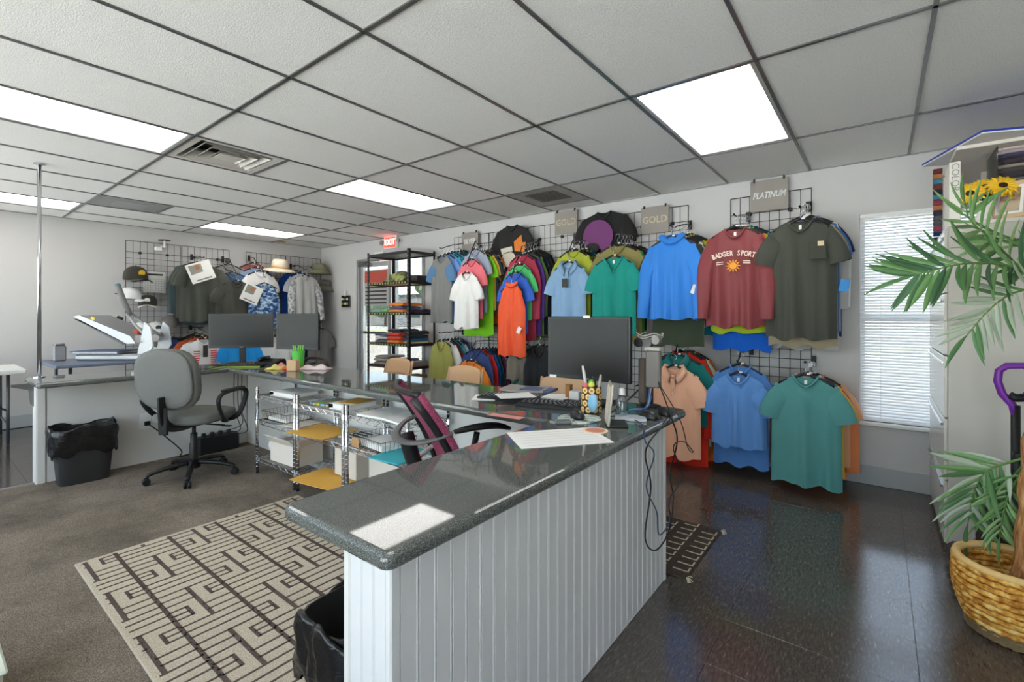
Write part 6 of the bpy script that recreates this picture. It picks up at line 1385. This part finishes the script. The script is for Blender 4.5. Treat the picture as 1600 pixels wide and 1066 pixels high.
m = MB(); m.box(q0+Vector((-.045, .02, .13)), (.04, .05, .24), .008); m.build('adapter', mat('adapter_brown', (96, 84, 74), .5), t)
def cable(name, pts, r, label, mt=M_black): m = MB(); m.tube(spline(pts, 7), r, 6); tag(m.build(name, mt, None, True), label, 'cable')
XF = -.752
def ce_(x, y): return onX(x, y, XF+.0)                # cables hang just outside the worktop edge
cable('cable', [q0+Vector((.02, -.05, .02)), wp(1035, 640)+Vector((0, 0, .012)), wp(1050, 652)+Vector((0, 0, .008)), ce_(1010, 700), ce_(1017, 760), ce_(1008, 840), ce_(1025, 860), ce_(1045, 830), ce_(1052, 780), ce_(1047, 740), ce_(1058, 690), ce_(1050, 655), q0+Vector((.05, -.03, .15))], .0035, 'long black cable looping down the beadboard from the worktop corner')
cable('cable', [wp(985, 655)+Vector((0, 0, .008)), wp(1005, 668)+Vector((0, 0, .006)), ce_(1008, 690), ce_(1022, 710), ce_(1010, 760), ce_(1026, 800), ce_(1030, 836), ce_(1046, 815), ce_(1044, 780)], .0028, 'thin dark blue cable hooked beside the long black loop', mat('cable_blue', (44, 66, 100), .4))
cable('cable', [q0+Vector((.06, -.02, .12)), onX(1062, 655, -.745), onX(1075, 700, -.74), onX(1083, 706, -.74), onX(1068, 690, -.742), onX(1052, 700, -.745), onX(1066, 745, -.745), onX(1046, 782, -.747), onX(1050, 815, -.747)], .0025, 'thin black wire hanging off the worktop corner to a small loop')
cable('cable', [wp(950, 650)+Vector((0, 0, .006)), wp(975, 640)+Vector((0, 0, .03)), wp(1005, 630)+Vector((0, 0, .10)), q0+Vector((-.08, 0, .10))], .004, 'black lead rising from worktop to the device pole')
for k, (c, o_) in enumerate((((60, 110, 180), 0), ((206, 206, 210), .02), ((70, 130, 200), .04))):
    cable('cable', [wp(962, 652)+Vector((0, o_, .006)), wp(985, 645)+Vector((0, o_, .012)), wp(1008, 640)+Vector((.0, o_, .008)), q0+Vector((.01, -.03+o_, .10))], .003, ('blue', 'white', 'bright blue')[k]+' data cable between bottle and device pole', mat('cable_c%d' % k, c, .4))
# left desk clutter
p = wp(466, 574); t = thing('pen_cup', 'bright green plastic pen cup by the sideways monitor', 'pen cup', p)
m = MB(); m.lathe([(0, 0), (.045, 0), (.055, .15), (.051, .15), (.041, .008), (0, .006)], p, 18); m.build('cup', mat('green_plastic', (90, 200, 80), .4), t, True, auto=40)
for k in range(5): m = MB(); a = k*1.3; m.tube([p+Vector((.02*math.cos(a), .02*math.sin(a), .02)), p+Vector((.045*math.cos(a), .045*math.sin(a), .20))], .006, 6); tag(m.build('pen', mat('lime_pen', (130, 214, 80), .4)), 'green pen in the bright green pen cup', 'pen', 'pens in the green cup')
m = MB(); p2 = wp(466, 578); m.box(p2+Vector((.03, -.06, .045)), (.09, .06, .09), .004, Matrix.Rotation(.5, 4, 'Z')); tag(m.build('note_carton', mat('carton_peach', (206, 170, 130), .6)), 'small peach carton in front of the green pen cup', 'box')
for k, (x, y, c, w_, lab) in enumerate(((440, 575, (226, 120, 140), .16, 'pink'), (432, 577, (214, 196, 110), .14, 'yellow patterned'), (458, 577, (226, 70, 50), .12, 'red'), (492, 577, (228, 206, 206), .26, 'pale pink'))):
    p = wp(x, y); m = MB(); m.grid(lambda a, b, w_=w_: ((a-.5)*w_, (b-.5)*.14, .002+.045*(math.sin(PI*a)*math.sin(PI*b))**.5*(.7+.3*math.sin(a*11+b*5+k))), 14, 8); xform(m, Matrix.Translation(p) @ Matrix.Rotation(.6, 4, 'Z')); tag(m.build('cloth_scrap', cloth(c), None, True, solid=.004), lab+' folded cloth lying on the worktop by the green pen cup', 'cloth')
p = wp(480, 574); t = thing('desk_tray', 'dark brown curved tray behind the pale pink cloth', 'tray', p); m = MB(); m.tube(spline([p+Vector((-.12, .03, .01)), p+Vector((-.1, .05, .07)), p+Vector((.08, .12, .07)), p+Vector((.12, .12, .01))], 4), .012, 8); m.build('rim', mat('tray_brown', (60, 40, 38), .5), t, True)
m = MB(); m.box(p+Vector((0, .06, .006)), (.24, .14, .01), .003, Matrix.Rotation(.45, 4, 'Z')); m.build('base', mat('tray_brown', (60, 40, 38), .5), t)
p = wp(416, 572); t = thing('desk_phone', 'black desk phone beside the wide monitor', 'phone', p+Vector((0, .05, 0)), .5); m = MB(); m.box((0, 0, .025), (.20, .16, .05), .01, rotm(.15)); m.build('body', M_black, t, False, False); m = MB(); m.tube([(-.08, -.06, .06), (-.08, 0, .068), (-.08, .07, .07)], .018, 8); m.build('handset', M_black, t, True, False)
p = wp(428, 576); mouse(p+Vector((.0, -.04, 0)), .5, 'black mouse between the two left monitors')
p = wp(318, 577); m = MB(); m.tube(spline([p, p+Vector((.06, .12, .02)), p+Vector((-.04, .22, .01)), p+Vector((-.18, .25, .02))], 6), .004, 6); tag(m.build('cable', M_black, None, True), 'black cable lying by the lime edged keyboard', 'cable')
# power strip box, outlet and leads under the counter corner
pz = onZ(356, 698, .006)+Vector((.09, -.16, 0)); t = thing('power_unit', 'black battery power unit on the carpet with plugged leads', 'power supply', pz, 0)
m = MB(); m.box(pz+Vector((-.02, .04, .075)), (.14, .34, .15), .012); m.build('case', M_black, t)
for k in range(4): m = MB(); m.box(pz+Vector((-.02, -.07+k*.07, .165)), (.035, .03, .035), .004); m.build('plug', M_black, t)
po = onX(227, 658, -4.989); t = thing('wall_outlet', 'white wall outlet on the counter panel with black plug', 'outlet', po); m = MB(); m.box(po, (.008, .085, .13), .002); m.build('plate', M_paper, t); m = MB(); m.box(po+Vector((.018, .01, -.02)), (.03, .04, .035), .004); m.build('plug', M_black, t)
cable('cable', [po+Vector((.03, .01, -.02)), po+Vector((.08, .1, -.12)), po+Vector((.05, .25, -.3)), Vector((-4.9, 1.50, .02)), pz+Vector((-.02, -.14, .03))], .005, 'black lead from the wall outlet to the power unit')
for k, (x, y) in enumerate(((372, 640), (378, 650), (366, 645))):
    p = onX(x, y, -4.6+.02*k); cable('cable', [Vector((p.x, p.y, CT-.045)), p+Vector((0, 0, .05)), p+Vector((.03*k-.03, .04, -.15)), pz+Vector((.03, -.05+.08*k, .175))], .0035, ('black lead dropping from the worktop to the power unit', 'second black lead curling down behind the grey chair', 'thin dark lead beside the chrome shelf post')[k])
# pale box in the near left corner of the carpet, small power tap on the wire shelf
p = onZ(4, 1066, .0); m = MB(); c0 = onZ(-20, 1060, .12); t = thing('storage_tote', 'pale green-white plastic tote on the carpet', 'tote', (c0.x-.05, c0.y, .006))
m = MB(); m.bb(c0.x-.26, c0.x+.06, c0.y-.30, c0.y+.03, .006, .14, .01); m.build('tub', mat('tote_pale', (214, 220, 206), .4), t); m = MB(); m.bb(c0.x-.27, c0.x+.07, c0.y-.31, c0.y+.04, .14, .155, .006); m.build('lid', mat('tote_pale', (214, 220, 206), .4), t)
